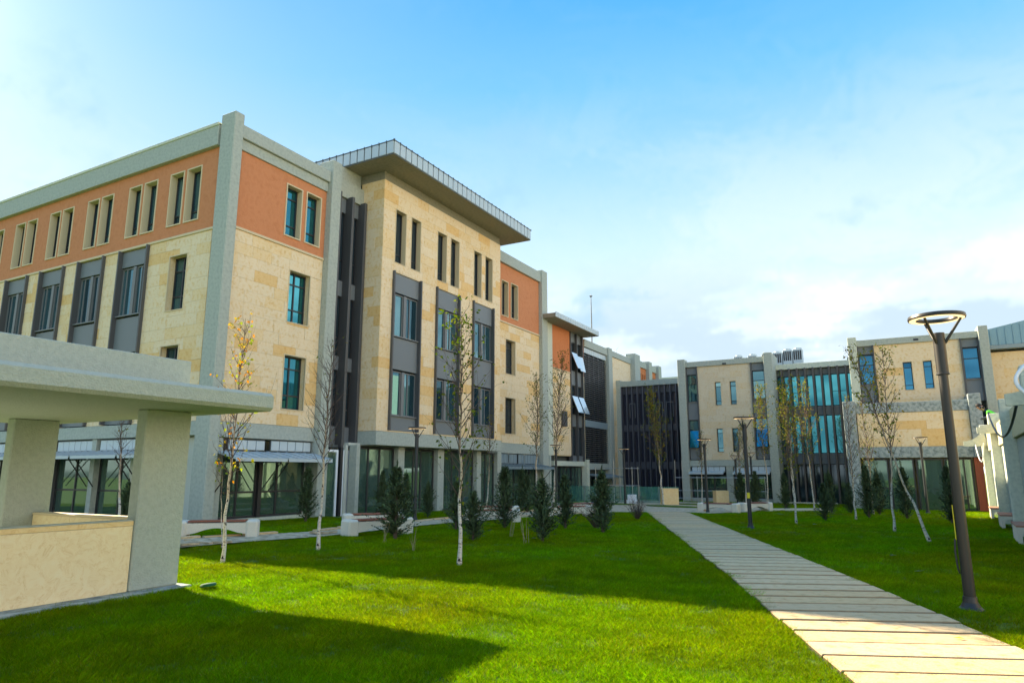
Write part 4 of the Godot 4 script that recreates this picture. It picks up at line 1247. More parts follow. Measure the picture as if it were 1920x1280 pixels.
# ---- a figure as one continuous surface: tapered capsules joined smoothly, meshed as surface nets
func blob(caps: Array, lo: Vector3, hi: Vector3, cell: float, k: float) -> MB:
	var nx := int(ceil((hi.x - lo.x) / cell)) + 1; var ny := int(ceil((hi.y - lo.y) / cell)) + 1; var nz := int(ceil((hi.z - lo.z) / cell)) + 1
	var f := PackedFloat32Array(); f.resize(nx * ny * nz)
	var dist := func(p: Vector3) -> float:
		var d := 1.0
		for c in caps:
			var a: Vector3 = c[0]; var b: Vector3 = c[1]
			var ab := b - a
			var t := clampf((p - a).dot(ab) / maxf(ab.length_squared(), 1e-8), 0, 1)
			var e := p.distance_to(a + ab * t) - lerpf(c[2], c[3], t)
			var h := clampf(0.5 + 0.5 * (d - e) / k, 0, 1)
			d = lerpf(d, e, h) - k * h * (1.0 - h)
		return d
	for z in nz:
		for y in ny:
			for x in nx: f[(z * ny + y) * nx + x] = dist.call(lo + Vector3(x, y, z) * cell)
	var vert := {}
	var nor := {}
	for z in nz - 1:
		for y in ny - 1:
			for x in nx - 1:
				var s := Vector3(); var cnt := 0
				for e in [[0,0,0,1,0,0],[0,1,0,1,1,0],[0,0,1,1,0,1],[0,1,1,1,1,1],[0,0,0,0,1,0],[1,0,0,1,1,0],[0,0,1,0,1,1],[1,0,1,1,1,1],[0,0,0,0,0,1],[1,0,0,1,0,1],[0,1,0,0,1,1],[1,1,0,1,1,1]]:
					var fa := f[((z + e[2]) * ny + y + e[1]) * nx + x + e[0]]; var fb := f[((z + e[5]) * ny + y + e[4]) * nx + x + e[3]]
					if (fa < 0) != (fb < 0):
						var t := fa / (fa - fb)
						s += Vector3(e[0], e[1], e[2]).lerp(Vector3(e[3], e[4], e[5]), t); cnt += 1
				if cnt:
					var p := lo + (Vector3(x, y, z) + s / cnt) * cell
					var id := Vector3i(x, y, z)
					vert[id] = p
					var h := cell * 0.5
					nor[id] = Vector3(dist.call(p + Vector3(h, 0, 0)) - dist.call(p - Vector3(h, 0, 0)), dist.call(p + Vector3(0, h, 0)) - dist.call(p - Vector3(0, h, 0)), dist.call(p + Vector3(0, 0, h)) - dist.call(p - Vector3(0, 0, h))).normalized()
	var mb := MB.new()
	for z in range(1, nz - 1):
		for y in range(1, ny - 1):
			for x in range(1, nx - 1):
				var f0 := f[(z * ny + y) * nx + x]
				for a in 3:
					var o := Vector3i(); o[a] = 1
					var f1 := f[((z + o.z) * ny + y + o.y) * nx + x + o.x]
					if (f0 < 0) == (f1 < 0): continue
					var b := Vector3i(); b[(a + 1) % 3] = 1
					var c := Vector3i(); c[(a + 2) % 3] = 1
					var q := Vector3i(x, y, z)
					var ids := [q, q - b, q - b - c, q - c]
					if not ids.all(func(i): return vert.has(i)): continue
					mb.smooth_tri(vert[ids[0]], vert[ids[1]], vert[ids[2]], nor[ids[0]], nor[ids[1]], nor[ids[2]])
					mb.smooth_tri(vert[ids[0]], vert[ids[2]], vert[ids[3]], nor[ids[0]], nor[ids[2]], nor[ids[3]])
	return mb

func lean(v: Vector3) -> Vector3:
	return v if v.y < 0.93 else Vector3(v.x - (v.y - 0.93) * 0.72, 0.93 + (v.y - 0.93) * 0.86, v.z)

func bent(caps: Array) -> Array:
	return caps.map(func(c): return [lean(c[0]), lean(c[1]), c[2], c[3]])

func person():
	var p := thing("person", "person in neon green vest and dark cap leaning forward above the colonnade wall", "person", Vector3(3.96, 2.72, -33.0), "", deg_to_rad(-12))
	# local: faces -x; y from the deck
	var body := [
		[Vector3(0, 0.88, -0.09), Vector3(0.0, 0.50, -0.11), 0.085, 0.06], [Vector3(0, 0.88, 0.09), Vector3(0.03, 0.50, 0.11), 0.085, 0.06],
		[Vector3(0, 0.50, -0.11), Vector3(0.03, 0.09, -0.12), 0.058, 0.042], [Vector3(0.03, 0.50, 0.11), Vector3(0.08, 0.09, 0.12), 0.058, 0.042],
		[Vector3(0.03, 0.05, -0.12), Vector3(-0.16, 0.035, -0.13), 0.045, 0.035], [Vector3(0.08, 0.05, 0.12), Vector3(-0.11, 0.035, 0.13), 0.045, 0.035],
		[Vector3(0, 0.93, 0), Vector3(-0.04, 1.12, 0), 0.135, 0.125], [Vector3(-0.04, 1.12, -0.05), Vector3(-0.1, 1.34, -0.1), 0.11, 0.09], [Vector3(-0.04, 1.12, 0.05), Vector3(-0.1, 1.34, 0.1), 0.11, 0.09],
		[Vector3(-0.1, 1.38, 0), Vector3(-0.15, 1.5, 0), 0.058, 0.052],
		[Vector3(-0.17, 1.60, 0), Vector3(-0.2, 1.67, 0), 0.088, 0.092], [Vector3(-0.22, 1.54, 0), Vector3(-0.22, 1.56, 0), 0.05, 0.06], [Vector3(-0.285, 1.59, 0), Vector3(-0.30, 1.575, 0), 0.016, 0.018],
		[Vector3(-0.18, 1.6, -0.09), Vector3(-0.18, 1.62, -0.095), 0.02, 0.022], [Vector3(-0.18, 1.6, 0.09), Vector3(-0.18, 1.62, 0.095), 0.02, 0.022],
		[Vector3(-0.1, 1.36, -0.18), Vector3(-0.25, 1.16, -0.24), 0.055, 0.045], [Vector3(-0.25, 1.16, -0.24), Vector3(-0.46, 1.10, -0.2), 0.042, 0.032],
		[Vector3(-0.1, 1.36, 0.18), Vector3(-0.25, 1.16, 0.24), 0.055, 0.045], [Vector3(-0.25, 1.16, 0.24), Vector3(-0.46, 1.10, 0.2), 0.042, 0.032]]
	for s in [-1.0, 1.0]:
		body.append([Vector3(-0.47, 1.10, 0.2 * s), Vector3(-0.54, 1.09, 0.19 * s), 0.03, 0.033])
		for k in 4: body.append([Vector3(-0.55, 1.09, 0.19 * s + (k - 1.5) * 0.021), Vector3(-0.62 - 0.008 * (2 - absi(k - 2)), 1.06, 0.19 * s + (k - 1.5) * 0.024), 0.0105, 0.009])
		body.append([Vector3(-0.50, 1.10, (0.2 - 0.02) * s), Vector3(-0.56, 1.08, (0.2 - 0.065) * s), 0.012, 0.010])
	var bm := blob(bent(body), Vector3(-1.0, -0.02, -0.36), Vector3(0.2, 1.84, 0.36), 0.02, 0.035)
	part("body", bm, M.dark_cloth, p)
	var head := blob(bent([[Vector3(-0.17, 1.60, 0), Vector3(-0.2, 1.66, 0), 0.092, 0.094], [Vector3(-0.225, 1.54, 0), Vector3(-0.225, 1.56, 0), 0.054, 0.064], [Vector3(-0.288, 1.59, 0), Vector3(-0.303, 1.575, 0), 0.018, 0.02], [Vector3(-0.17, 1.51, 0), Vector3(-0.17, 1.54, 0), 0.06, 0.06]]), Vector3(-0.95, 1.25, -0.14), Vector3(-0.4, 1.72, 0.14), 0.012, 0.02)
	part("face", head, M.skin, p)
	var vest := blob(bent([[Vector3(0.0, 0.92, -0.03), Vector3(-0.1, 1.32, -0.08), 0.155, 0.115], [Vector3(0.0, 0.92, 0.03), Vector3(-0.1, 1.32, 0.08), 0.155, 0.115], [Vector3(-0.1, 1.37, -0.17), Vector3(-0.1, 1.37, 0.17), 0.07, 0.07]]), Vector3(-0.65, 0.7, -0.32), Vector3(0.22, 1.45, 0.32), 0.02, 0.04)
	part("vest", vest, M.neon, p)
	var cap := blob(bent([[Vector3(-0.175, 1.69, 0), Vector3(-0.19, 1.70, 0), 0.102, 0.1], [Vector3(-0.28, 1.685, -0.04), Vector3(-0.28, 1.685, 0.04), 0.03, 0.03], [Vector3(-0.10, 1.60, -0.05), Vector3(-0.10, 1.60, 0.05), 0.05, 0.05]]), Vector3(-0.98, 1.3, -0.15), Vector3(-0.4, 1.76, 0.15), 0.014, 0.02)
	part("cap", cap, M.dark_cap, p)

func lamps():
	var L := [[0.69, -10.58, 3.72, 0.9, "tall brown street lamp with lit ring beside the stone path, nearest on the right lawn", 0.335],
		[-4.29, -24.03, 3.62, 0.9, "street lamp with yellow sticker on its pole at the path's right edge", 0.335],
		[-8.0, -33.98, 3.50, 0.85, "street lamp standing in front of the white seat at the path's far end", 0.335],
		[-11.3, -58.4, 3.75, 0.85, "distant street lamp before the cream block's middle column, behind the stone cube", 0.36],
		[-10.2, -59.0, 4.0, 0.85, "distant street lamp just right of the sticker lamp, before the cream block's dark bay", 0.36],
		[-15.74, -21.04, 3.42, 0.9, "dark street lamp before the entrance block's ground floor glass", 0.335],
		[-16.88, -35.8, 3.45, 0.9, "dark street lamp among the birches by the farther long wing", 0.335],
		[-14.8, -41.4, 3.45, 0.9, "thin street lamp in front of the dark fin building", 0.335],
		[1.3, -40.2, 3.7, 0.9, "street lamp before the wide ground floor glass, behind the tall brown lamp", 0.335]]
	for i in L.size():
		var a: Array = L[i]
		var z: float = a[1]
		var far := -z > 49.0
		if far:  # these two stand before the stone block, so bring them in line at its foot
			var sc := 48.5 / -z
			a[0] *= sc; z = -48.5; a[2] *= sc + 0.02
		var t := thing("street_lamp", a[4], "street lamp", gp(a[0], z), "ring head street lamps", 0.35 + 0.5 * i)
		var h: float = a[2]
		var w: float = a[3]
		var mat: Material = M.lamp_metal if i == 0 else M.lamp_metal_far
		var pm := MB.new()
		pm.lathe([[0.075 * w, 0.16], [0.068 * w, h * 0.5], [0.064 * w, h - 0.72]], 18)
		part("pole", pm, mat, t)
		var bm := MB.new()
		bm.lathe([[0.16 * w, -0.03], [0.16 * w, 0.02], [0.125 * w, 0.05], [0.095 * w, 0.10], [0.085 * w, 0.17], [0.07 * w, 0.172]], 20)
		part("base_flange", bm, mat, t)
		var sm := MB.new()
		sm.lathe([[0.066 * w, h - 0.76], [0.088 * w, h - 0.76], [0.088 * w, h - 0.745], [0.080 * w, h - 0.735], [0.080 * w, h - 0.20], [0.0, h - 0.20]], 18)
		part("sleeve", sm, mat, t)
		var r: float = a[5]
		for k in 3:
			var q := TAU * k / 3 + 0.4
			var e := Vector3(cos(q), 0, sin(q))
			var st := MB.new()
			st.tube([e * 0.07 * w + Vector3.UP * (h - 0.34), e * (r - 0.06) + Vector3.UP * (h - 0.015)], [0.02, 0.016], 6)
			part("strut", st, mat, t)
		var rm := MB.new()
		rm.lathe([[r - 0.10, h - 0.01], [r, h - 0.01]], 40)
		rm.lathe([[r, h - 0.012], [r + 0.006, h + 0.006], [r, h + 0.038], [r - 0.10, h + 0.038], [r - 0.104, h + 0.01], [r - 0.10, h - 0.012]], 40)
		part("ring", rm, mat, t)
		var lm := MB.new()
		for k in 40:
			var q0 := TAU * k / 40; var q1 := TAU * (k + 1) / 40
			var e0 := Vector3(cos(q0), 0, sin(q0)); var e1 := Vector3(cos(q1), 0, sin(q1))
			var y := Vector3.UP * (h - 0.014)
			lm.quad(e0 * (r - 0.088) + y, e1 * (r - 0.088) + y, e1 * (r - 0.012) + y, e0 * (r - 0.012) + y, Vector3.DOWN)
		part("light_strip", lm, M.lamp_lit, t)
		if i in [0, 1, 3]:
			var ym := MB.new()
			if i == 0:
				ym.box(-0.012, 0.012, 0.85, 1.28, 0.07, 0.078)
				var cb := MB.new()
				cb.tube([Vector3(0.0, 0.86, 0.085), Vector3(0.02, 0.7, 0.10), Vector3(0.015, 0.5, 0.09), Vector3(0.0, 0.44, 0.075)], [0.012, 0.012, 0.012, 0.01], 6)
				var wire := part("wire", cb, M.frame, t)
				ym.t = Transform3D()
				wire.rotation.y = -0.95 - t.rotation.y - 0.6
				var tp := part("tape", ym, M.yellow, t)
				tp.rotation.y = -0.95 - t.rotation.y - 0.6
			else:
				ym.box(-0.045, 0.045, 0.98, 1.16, 0.066, 0.071)
				var tp := part("sticker", ym, M.yellow, t)
				tp.rotation.y = -t.rotation.y + 0.1

func benches():
	# a cast concrete bench: end blocks, arched beam, red timber slats
	var say := [["pale concrete bench with red timber seat beside the pavilion column", -15.6, -12.35, 0.745],
		["concrete bench with red slats on the lawn edge left of the bushy conifer", -12.75, -15.35, 1.2],
		["concrete bench just behind the lawn edge bench, nearer the entrance glass", -14.75, -17.5, 0.9],
		["concrete bench half hidden by conifers right of the white birch trunk", -13.0, -22.1, 0.55],
		["concrete bench behind the half hidden one, before the entrance columns", -14.6, -25.0, 0.6],
		["nearer white bench of the pair behind the two upright conifers", -12.2, -27.0, 0.75],
		["farther white bench of the pair behind the two upright conifers", -13.2, -30.4, 0.7],
		["white seat with block ends facing the path's far end", -7.72, -35.1, -0.14],
		["small white seat with curved front just right of the path's far lamp", -6.35, -37.2, 0.9]]
	for s in say:
		var t := thing("concrete_bench", s[0], "bench", gp(s[1], s[2]), "concrete benches with timber seats", s[3])
		var L := 0.86 if s[3] != 0.9 else 0.8
		for e in [-1.0, 1.0]:
			var m := MB.new()
			m.box(e * L - 0.15, e * L + 0.15, -0.06, 0.46, -0.27, 0.27, 0.05)
			part("end_block", m, M.cast, t)
		var beam := MB.new()
		var o := PackedVector2Array([Vector2(-L + 0.15, 0.40), Vector2(-L + 0.15, 0.12)])
		for k in 11: o.append(Vector2(lerpf(-L + 0.34, L - 0.34, k / 10.0), 0.15 + 0.12 * sin(PI * k / 10.0)))
		o.append_array([Vector2(L - 0.15, 0.12), Vector2(L - 0.15, 0.40)])
		beam.prism(o, -0.22, 0.22)
		part("beam", beam, M.cast, t)
		for k in 4:
			var sm := MB.new()
			sm.box(-L + 0.16, L - 0.16, 0.425, 0.46, -0.235 + 0.12 * k, -0.235 + 0.12 * k + 0.105, 0.006)
			part("slat", sm, M.wood, t)
		for e in [-0.5, 0.5]:
			var bm := MB.new()
			bm.box(e - 0.03, e + 0.03, 0.402, 0.424, -0.2, 0.2)
			part("batten", bm, M.frame_grey, t)

func small_things():
	# stone cubes
	for s in [["ochre marbled stone cube at the foot of the dark fin building", -12.5, -43.15, 0.95, 1.0], ["ochre stone cube before the cream block's ground floor", -10.05, -46.5, 0.82, 0.85]]:
		var t := thing("stone_cube", s[0], "stone block", gp(s[1], s[2]), "ochre stone cubes")
		t.rotation.y = 0.5
		var m := MB.new()
		m.box(-s[3] / 2, s[3] / 2, -0.05, s[4], -s[3] / 2, s[3] / 2, 0.012)
		part("cube", m, M.swirl_local, t)
		var tm := MB.new()
		tm.box(-s[3] / 2 - 0.01, s[3] / 2 + 0.01, s[4] + 0.001, s[4] + 0.04, -s[3] / 2 - 0.01, s[3] / 2 + 0.01, 0.008)
		part("cap", tm, M.swirl_local, t)
	# kerb strips on the right lawn
	for s in [["long white kerb strip lying across the right lawn behind the birches", Vector3(-6.23, 0, -38.0), Vector3(-3.0, 0, -40.0)], ["short white kerb strip at the glass link's foot", Vector3(-6.6, 0, -50.5), Vector3(-3.4, 0, -50.8)]]:
		var a: Vector3 = s[1]; var c: Vector3 = s[2]
		var t := thing("kerb_strip", s[0], "kerb", gp(a.x, a.z))
		var n := 3
		for k in n:
			var m := MB.new()
			var p: Vector3 = (c - a) * (float(k) / n); var q: Vector3 = (c - a) * (float(k + 1) / n - 0.004)
			var d: Vector3 = (q - p)
			var fr := Transform3D(Basis(Vector3.UP, atan2(-d.z, d.x)), p)
			m.t = fr
			m.box(0, d.length(), -0.1, 0.13, -0.07, 0.07, 0.012)
			part("kerb_stone", m, M.cast, t)
	# glass railing before the fin building
	var gl := thing("glass_railing", "low green glass railing in front of the dark fin building", "railing", gp(-16, -45.5))
	for k in 6:
		var m := MB.new()
		m.box(-4.6 + 1.35 * k, -4.6 + 1.35 * k + 1.3, 0.0, 1.1, -0.008, 0.008)
		part("pane", m, M.glass_rail, gl)
		var pm := MB.new()
		pm.box(-4.64 + 1.35 * k, -4.61 + 1.35 * k, -0.1, 1.12, -0.03, 0.03)
		part("post", pm, M.steel, gl)
	# scaffolds of bare pipe
	var sc := thing("pipe_scaffold", "bare steel pipe scaffold by the awning of the long wing", "scaffold", gp(-16.6, -44.3))
	var pipe := func(t: Node3D, a: Vector3, c: Vector3):
		var m := MB.new()
		m.tube([a, c], [0.024, 0.024], 6)
		part("pipe", m, M.steel, t)
	for x in [-1.3, 0.0, 1.3]:
		pipe.call(sc, Vector3(x, -0.1, 0), Vector3(x, 2.4 if x else 2.9, 0))
		pipe.call(sc, Vector3(x, -0.1, -1.2), Vector3(x, 2.4, -1.2))
	for y in [1.15, 2.3]:
		pipe.call(sc, Vector3(-1.4, y, 0), Vector3(1.4, y, 0)); pipe.call(sc, Vector3(-1.4, y, -1.2), Vector3(1.4, y, -1.2))
	var s2 := thing("pipe_railing", "long bare pipe railing across the cream block's ground floor", "scaffold", gp(-10.6, -47.5))
	for x in [-2.7, -2.2, -1.2, 3.2]: pipe.call(s2, Vector3(x, -0.1, 0), Vector3(x, 2.9 if x < -2 else 1.8, 0))
	for y in [0.35, 0.85, 1.72]: pipe.call(s2, Vector3(-2.7, y, 0), Vector3(3.3, y, 0))
	# odds and ends
	var lid := thing("green_lid", "dark green plastic lid lying in the grass by the pavilion column", "lid", Vector3(-8.95, 0.05, -7.0))
	var lm := MB.new(Transform3D(Basis(Vector3(0.2, 0, 1).normalized(), 0.12), Vector3.ZERO))
	lm.lathe([[0.11, 0.0], [0.115, 0.02], [0.10, 0.04], [0.0, 0.05]], 18)
	part("disc", lm, M.green_plastic, lid)
	var bag := thing("dark_bag", "dark blue bag on a flat board beside the pavilion column's bench", "bag", gp(-16.4, -11.55))
	var bg := blob([[Vector3(-0.1, 0.16, 0), Vector3(0.12, 0.2, 0.02), 0.15, 0.13], [Vector3(0, 0.26, 0), Vector3(0.06, 0.32, 0), 0.1, 0.06]], Vector3(-0.4, -0.05, -0.3), Vector3(0.4, 0.5, 0.3), 0.025, 0.05)
	part("sack", bg, M.dark_cloth, bag)
	var bd := MB.new()
	bd.box(-0.3, 0.5, 0.0, 0.05, -0.3, 0.3, 0.006)
	part("board", bd, M.wood, bag)
	var bx := thing("white_box", "small pale blue box left on the crossing before the fin building", "box", gp(-14.9, -43.0))
	var bb := MB.new()
	bb.box(-0.25, 0.25, 0.3, 0.62, -0.2, 0.2, 0.01)
	bb.box(-0.3, 0.3, -0.05, 0.299, -0.25, 0.25, 0.01)
	part("carton", bb, M.white_frame, bx)
	var bl := thing("blue_drum", "round blue drum lid lying by the glass railing", "drum", gp(-15.6, -38.6))
	var dm := MB.new()
	dm.lathe([[0.3, -0.05], [0.32, 0.2], [0.28, 0.36], [0.0, 0.40]], 16)
	part("drum", dm, M.blue_plastic, bl)
	# scraps of litter on the lawn
	var lr := RandomNumberGenerator.new(); lr.seed = 9
	var where := [[-8.3, -16.1, "white crumpled scrap of litter by the middle conifer"], [-13.7, -13.6, "white paper scrap on the grass behind the pavilion bench"], [-2.6, -26.6, "white paper scrap by the right lawn's slender birch"], [-0.2, -16.5, "pale scrap of litter on the right lawn before the leaning birch"], [0.2, -13.9, "small white cup lying left of the tall brown lamp's pole"]]
	for w in where:
		var t := thing("litter", w[2], "litter", gp(w[0], w[1]), "scraps of litter on the lawn")
		var m := MB.new()
		for k in 3:
			var c := Vector3(lr.randf_range(-0.05, 0.05), 0.06, lr.randf_range(-0.05, 0.05))
			m.poly([c, c + Vector3(lr.randf_range(0.04, 0.1), 0.02, 0.01), c + Vector3(0.05, 0.03, lr.randf_range(0.04, 0.1)), c + Vector3(-0.02, 0.01, 0.06)], Vector3.UP)
		part("scrap", m, M.white_frame, t)
	# stone heap of white rubble by the far conifers
	var fl := thing("leaf", "yellow fallen leaf lying on the nearest stone slabs", "leaf", Vector3(0.42, 0.055, -8.55))
	var fm := MB.new()
	fm.poly([Vector3(-0.05, 0, 0), Vector3(0, 0.006, 0.03), Vector3(0.06, 0.0, 0.01), Vector3(0.01, 0.01, -0.03)], Vector3.UP)
	part("blade", fm, M.yellow, fl)

func perp(d: Vector3, a: float) -> Vector3:
	var s := d.cross(Vector3.UP if absf(d.y) < 0.95 else Vector3.RIGHT).normalized()
	return s.rotated(d.normalized(), a)

# a young birch: one crooked trunk, steep whips, small scattered leaves
func birch(label: String, base: Vector3, top: Vector3, r0: float, leaves: int, tones: Array, sd: int, called := "birch_tree", crown := 0.3, bushy := 1.0, leaf_scale := 1.0):
	var g := RandomNumberGenerator.new(); g.seed = sd
	var t := thing(called, label, "tree", base, "young birches")
	var h := (top - base).length()
	var axis := top - base
	var pts := []; var rr := []
	var n := 16
	var wob := Vector3(g.randf_range(-1, 1), 0, g.randf_range(-1, 1)) * 0.012 * h
	for i in n + 1:
		var k := float(i) / n
		var p := axis * k + wob * sin(k * 5.0 + sd) * k * (1.0 - k) * 3.0 + Vector3(g.randf_range(-1, 1), 0, g.randf_range(-1, 1)) * 0.006 * h * (1.0 if i else 0.0) * (1.0 - k * 0.5)
		if i == 0: p = Vector3(0, -0.08, 0)
		pts.append(p); rr.append(lerpf(r0 * (1.15 if i == 0 else 0.9), r0 * 0.08, pow(k, 0.62)))
	var tm := MB.new()
	for seg in [[0, 4, Color(1, 1, 1)], [4, 7, Color(0.92, 0.80, 0.64)], [7, 10, Color(0.62, 0.50, 0.40)], [10, 16, Color(0.28, 0.22, 0.18)]]:
		tm.col = seg[2]
		tm.tube(pts.slice(seg[0], seg[1] + 1), rr.slice(seg[0], seg[1] + 1), 8, true, 0.42)
	part("trunk", tm, M.bark, t)
	var bm := MB.new()
	var tips := []
	var nb := int((30 + h * 4.0) * bushy)
	for i in nb:
		var k := lerpf(crown, 0.97, pow((i + g.randf()) / nb, 0.9))
		var f := k * n
		var j := mini(int(f), n - 1)
		var p: Vector3 = pts[j].lerp(pts[j + 1], f - j)
		var az := i * 2.399 + g.randf() * 0.8
		var up := g.randf_range(1.1, 2.3) if base.length() > 30.0 else g.randf_range(0.75, 1.7)
		var d := Vector3(cos(az), up, sin(az)).normalized()
		var L := h * (0.25 * (1.0 - k) + 0.07) * g.randf_range(0.65, 1.25) * (0.55 if k < crown + 0.07 else 1.0)
		var q := p; var bp := [p]; var br := [minf(r0 * 0.30, 0.004 + L * 0.008)]
		var segs := 5
		for s in segs:
			d = (d + Vector3(g.randf_range(-0.22, 0.22), g.randf_range(0.0, 0.16), g.randf_range(-0.22, 0.22))).normalized()
			q += d * L / segs
			bp.append(q); br.append(br[0] * (1.0 - 0.85 * (s + 1) / segs))
			tips.append([q, d, float(s + 1) / segs * L])
			if g.randf() < 0.8:
				var d2 := (d + perp(d, g.randf() * TAU) * g.randf_range(0.5, 1.0)).normalized()
				var l2 := L * g.randf_range(0.18, 0.4)
				var e := q + d2 * l2 * 0.5
				var e2 := e + (d2 + Vector3(0, 0.25, 0)).normalized() * l2 * 0.5
				bm.tube([q, e, e2], [br[-1] * 0.7 + 0.001, br[-1] * 0.4 + 0.001, 0.0012], 3, false)
				tips.append([e, d2, l2]); tips.append([e2, d2, l2])
		bm.tube(bp, br, 4, false)
	part("branches", bm, M.twig, t)
	if leaves:
		var lm := MB.new()
		for i in leaves:
			var a: Array = tips[g.randi() % tips.size()]
			var c: Vector3 = a[0] + Vector3(g.randf_range(-1, 1), g.randf_range(-1, 0.6), g.randf_range(-1, 1)) * 0.05
			var tone: Array = tones[g.randi() % tones.size()]
			var v := g.randf_range(0.7, 1.25)
			lm.col = Color(tone[0] * v, tone[1] * v, tone[2] * v)
			var d := Vector3(g.randf_range(-1, 1), g.randf_range(-1.2, 0.2), g.randf_range(-1, 1)).normalized()
			var w := perp(d, g.randf() * TAU)
			var s := g.randf_range(0.028, 0.05) * leaf_scale
			var nn := d.cross(w)
			lm.poly([c, c + d * s * 0.8 + w * s * 0.62, c + d * s * 2.0 + nn * s * 0.2, c + d * s * 0.8 - w * s * 0.62], nn)
		part("leaves", lm, M.leaf, t)
	return t

func trees():
	var gold := [[0.50, 0.30, 0.02], [0.55, 0.20, 0.015], [0.42, 0.36, 0.03], [0.30, 0.34, 0.03]]
	var green := [[0.10, 0.14, 0.02], [0.07, 0.11, 0.015], [0.16, 0.17, 0.02]]
	var olive := [[0.18, 0.21, 0.03], [0.26, 0.24, 0.03], [0.30, 0.20, 0.025], [0.11, 0.15, 0.025]]
	# label, base x z, pixel-free top offset (x, height, z), trunk radius, leaves, tones, seed
	var T := [
		["birch with orange and yellow leaves standing at the sunlit grass edge beside the pavilion", -11.2, -9.02, Vector3(-0.05, 4.75, -0.15), 0.042, 170, gold, 1, 0.30, 0.8],
		["nearly bare crooked birch in front of the dark fin bay", -11.29, -11.59, Vector3(0.02, 4.75, -0.1), 0.05, 12, olive, 2, 0.34, 1.1],
		["tall white birch with green leaves in the middle of the shaded lawn", -7.14, -10.92, Vector3(0.05, 4.85, 0.1), 0.05, 330, green, 3, 0.22, 1.1],
		["slim leafy birch left of the pair before the farther long wing", -18.3, -36.2, Vector3(0.1, 7.6, 0.2), 0.09, 420, green, 4, 0.34, 1.0],
		["leafier birch right of the pair before the farther long wing", -18.0, -37.6, Vector3(0.9, 9.2, 0.2), 0.10, 520, green, 5, 0.30, 1.0],
		["green birch standing alone in front of the dark fin building", -12.07, -40.4, Vector3(-0.5, 6.9, 0.1), 0.075, 900, olive, 6, 0.33, 1.2],
		["bare birch seen through the pavilion, by the long wing's glass", -20.9, -13.0, Vector3(-0.4, 3.7, 0.1), 0.06, 10, olive, 7, 0.42, 1.0],
		["slender white birch with olive leaves just right of the sticker lamp", -3.27, -27.31, Vector3(0.0, 5.3, 0.1), 0.045, 420, olive, 8, 0.30, 0.9],
		["thin birch rising behind the white kerb strip", -3.76, -39.08, Vector3(-0.1, 6.7, 0.1), 0.05, 420, olive, 9, 0.35, 0.8],
		["narrow nearly bare birch before the raw concrete pillar", -1.52, -31.67, Vector3(0.05, 5.1, 0.1), 0.045, 60, olive, 10, 0.25, 0.9],
		["second thin birch beside the raw concrete pillar, by the glass front", -1.0, -37.5, Vector3(-0.1, 5.6, 0.1), 0.045, 150, olive, 11, 0.3, 0.9],
		["upright orange barked birch left of the leaning one", -0.15, -25.12, Vector3(0.2, 5.9, 0.2), 0.045, 200, olive, 12, 0.30, 0.65],
		["leaning birch with bare trunk slanting left across the wide glass", 0.68, -21.15, Vector3(-1.5, 5.2, 0.2), 0.05, 240, olive, 13, 0.50, 0.7],
		["tall birch in front of the cream block's right concrete pillar", -7.2, -46.8, Vector3(0.0, 7.6, 0.1), 0.06, 900, olive, 14, 0.35, 1.0],
		["birch at the glazed link's foot among the brown fins", -5.7, -47.5, Vector3(-0.2, 7.4, 0.1), 0.06, 800, olive, 15, 0.3, 1.0],
		["small pale twin stemmed birch left of the far path lamp", -11.4, -47.0, Vector3(0.15, 4.8, 0.0), 0.06, 130, olive, 16, 0.4, 0.9],
		["small pale birch just right of the ochre cube, before the cream block", -8.9, -46.4, Vector3(0.3, 5.0, 0.0), 0.06, 130, olive, 17, 0.4, 0.9],
		["thin birch between the sticker lamp and the cream block's pillar", -8.0, -44.0, Vector3(0.05, 5.2, 0.0), 0.045, 160, olive, 18, 0.35, 0.8],
		["thin bare birch left of the nearest shrub row by the pavement", -18.9, -31.5, Vector3(0.2, 5.0, 0.0), 0.05, 80, olive, 19, 0.35, 0.9]]
	for a in T:
		var base := gp(a[1], a[2])
		birch(a[0], base, base + a[3], a[4], int(a[5] * 1.5), a[6], a[7], "birch_tree", a[8], a[9], 0.9 + 0.006 * base.length())
	# supporting stake bushes at the orange birch's foot
	birch("reddish bare sapling stem leaning beside the orange leaved birch", gp(-13.2, -10.6), gp(-13.2, -10.6) + Vector3(-0.15, 2.6, 0.1), 0.02, 30, [[0.25, 0.30, 0.03]], 31, "sapling", 0.45, 0.6)

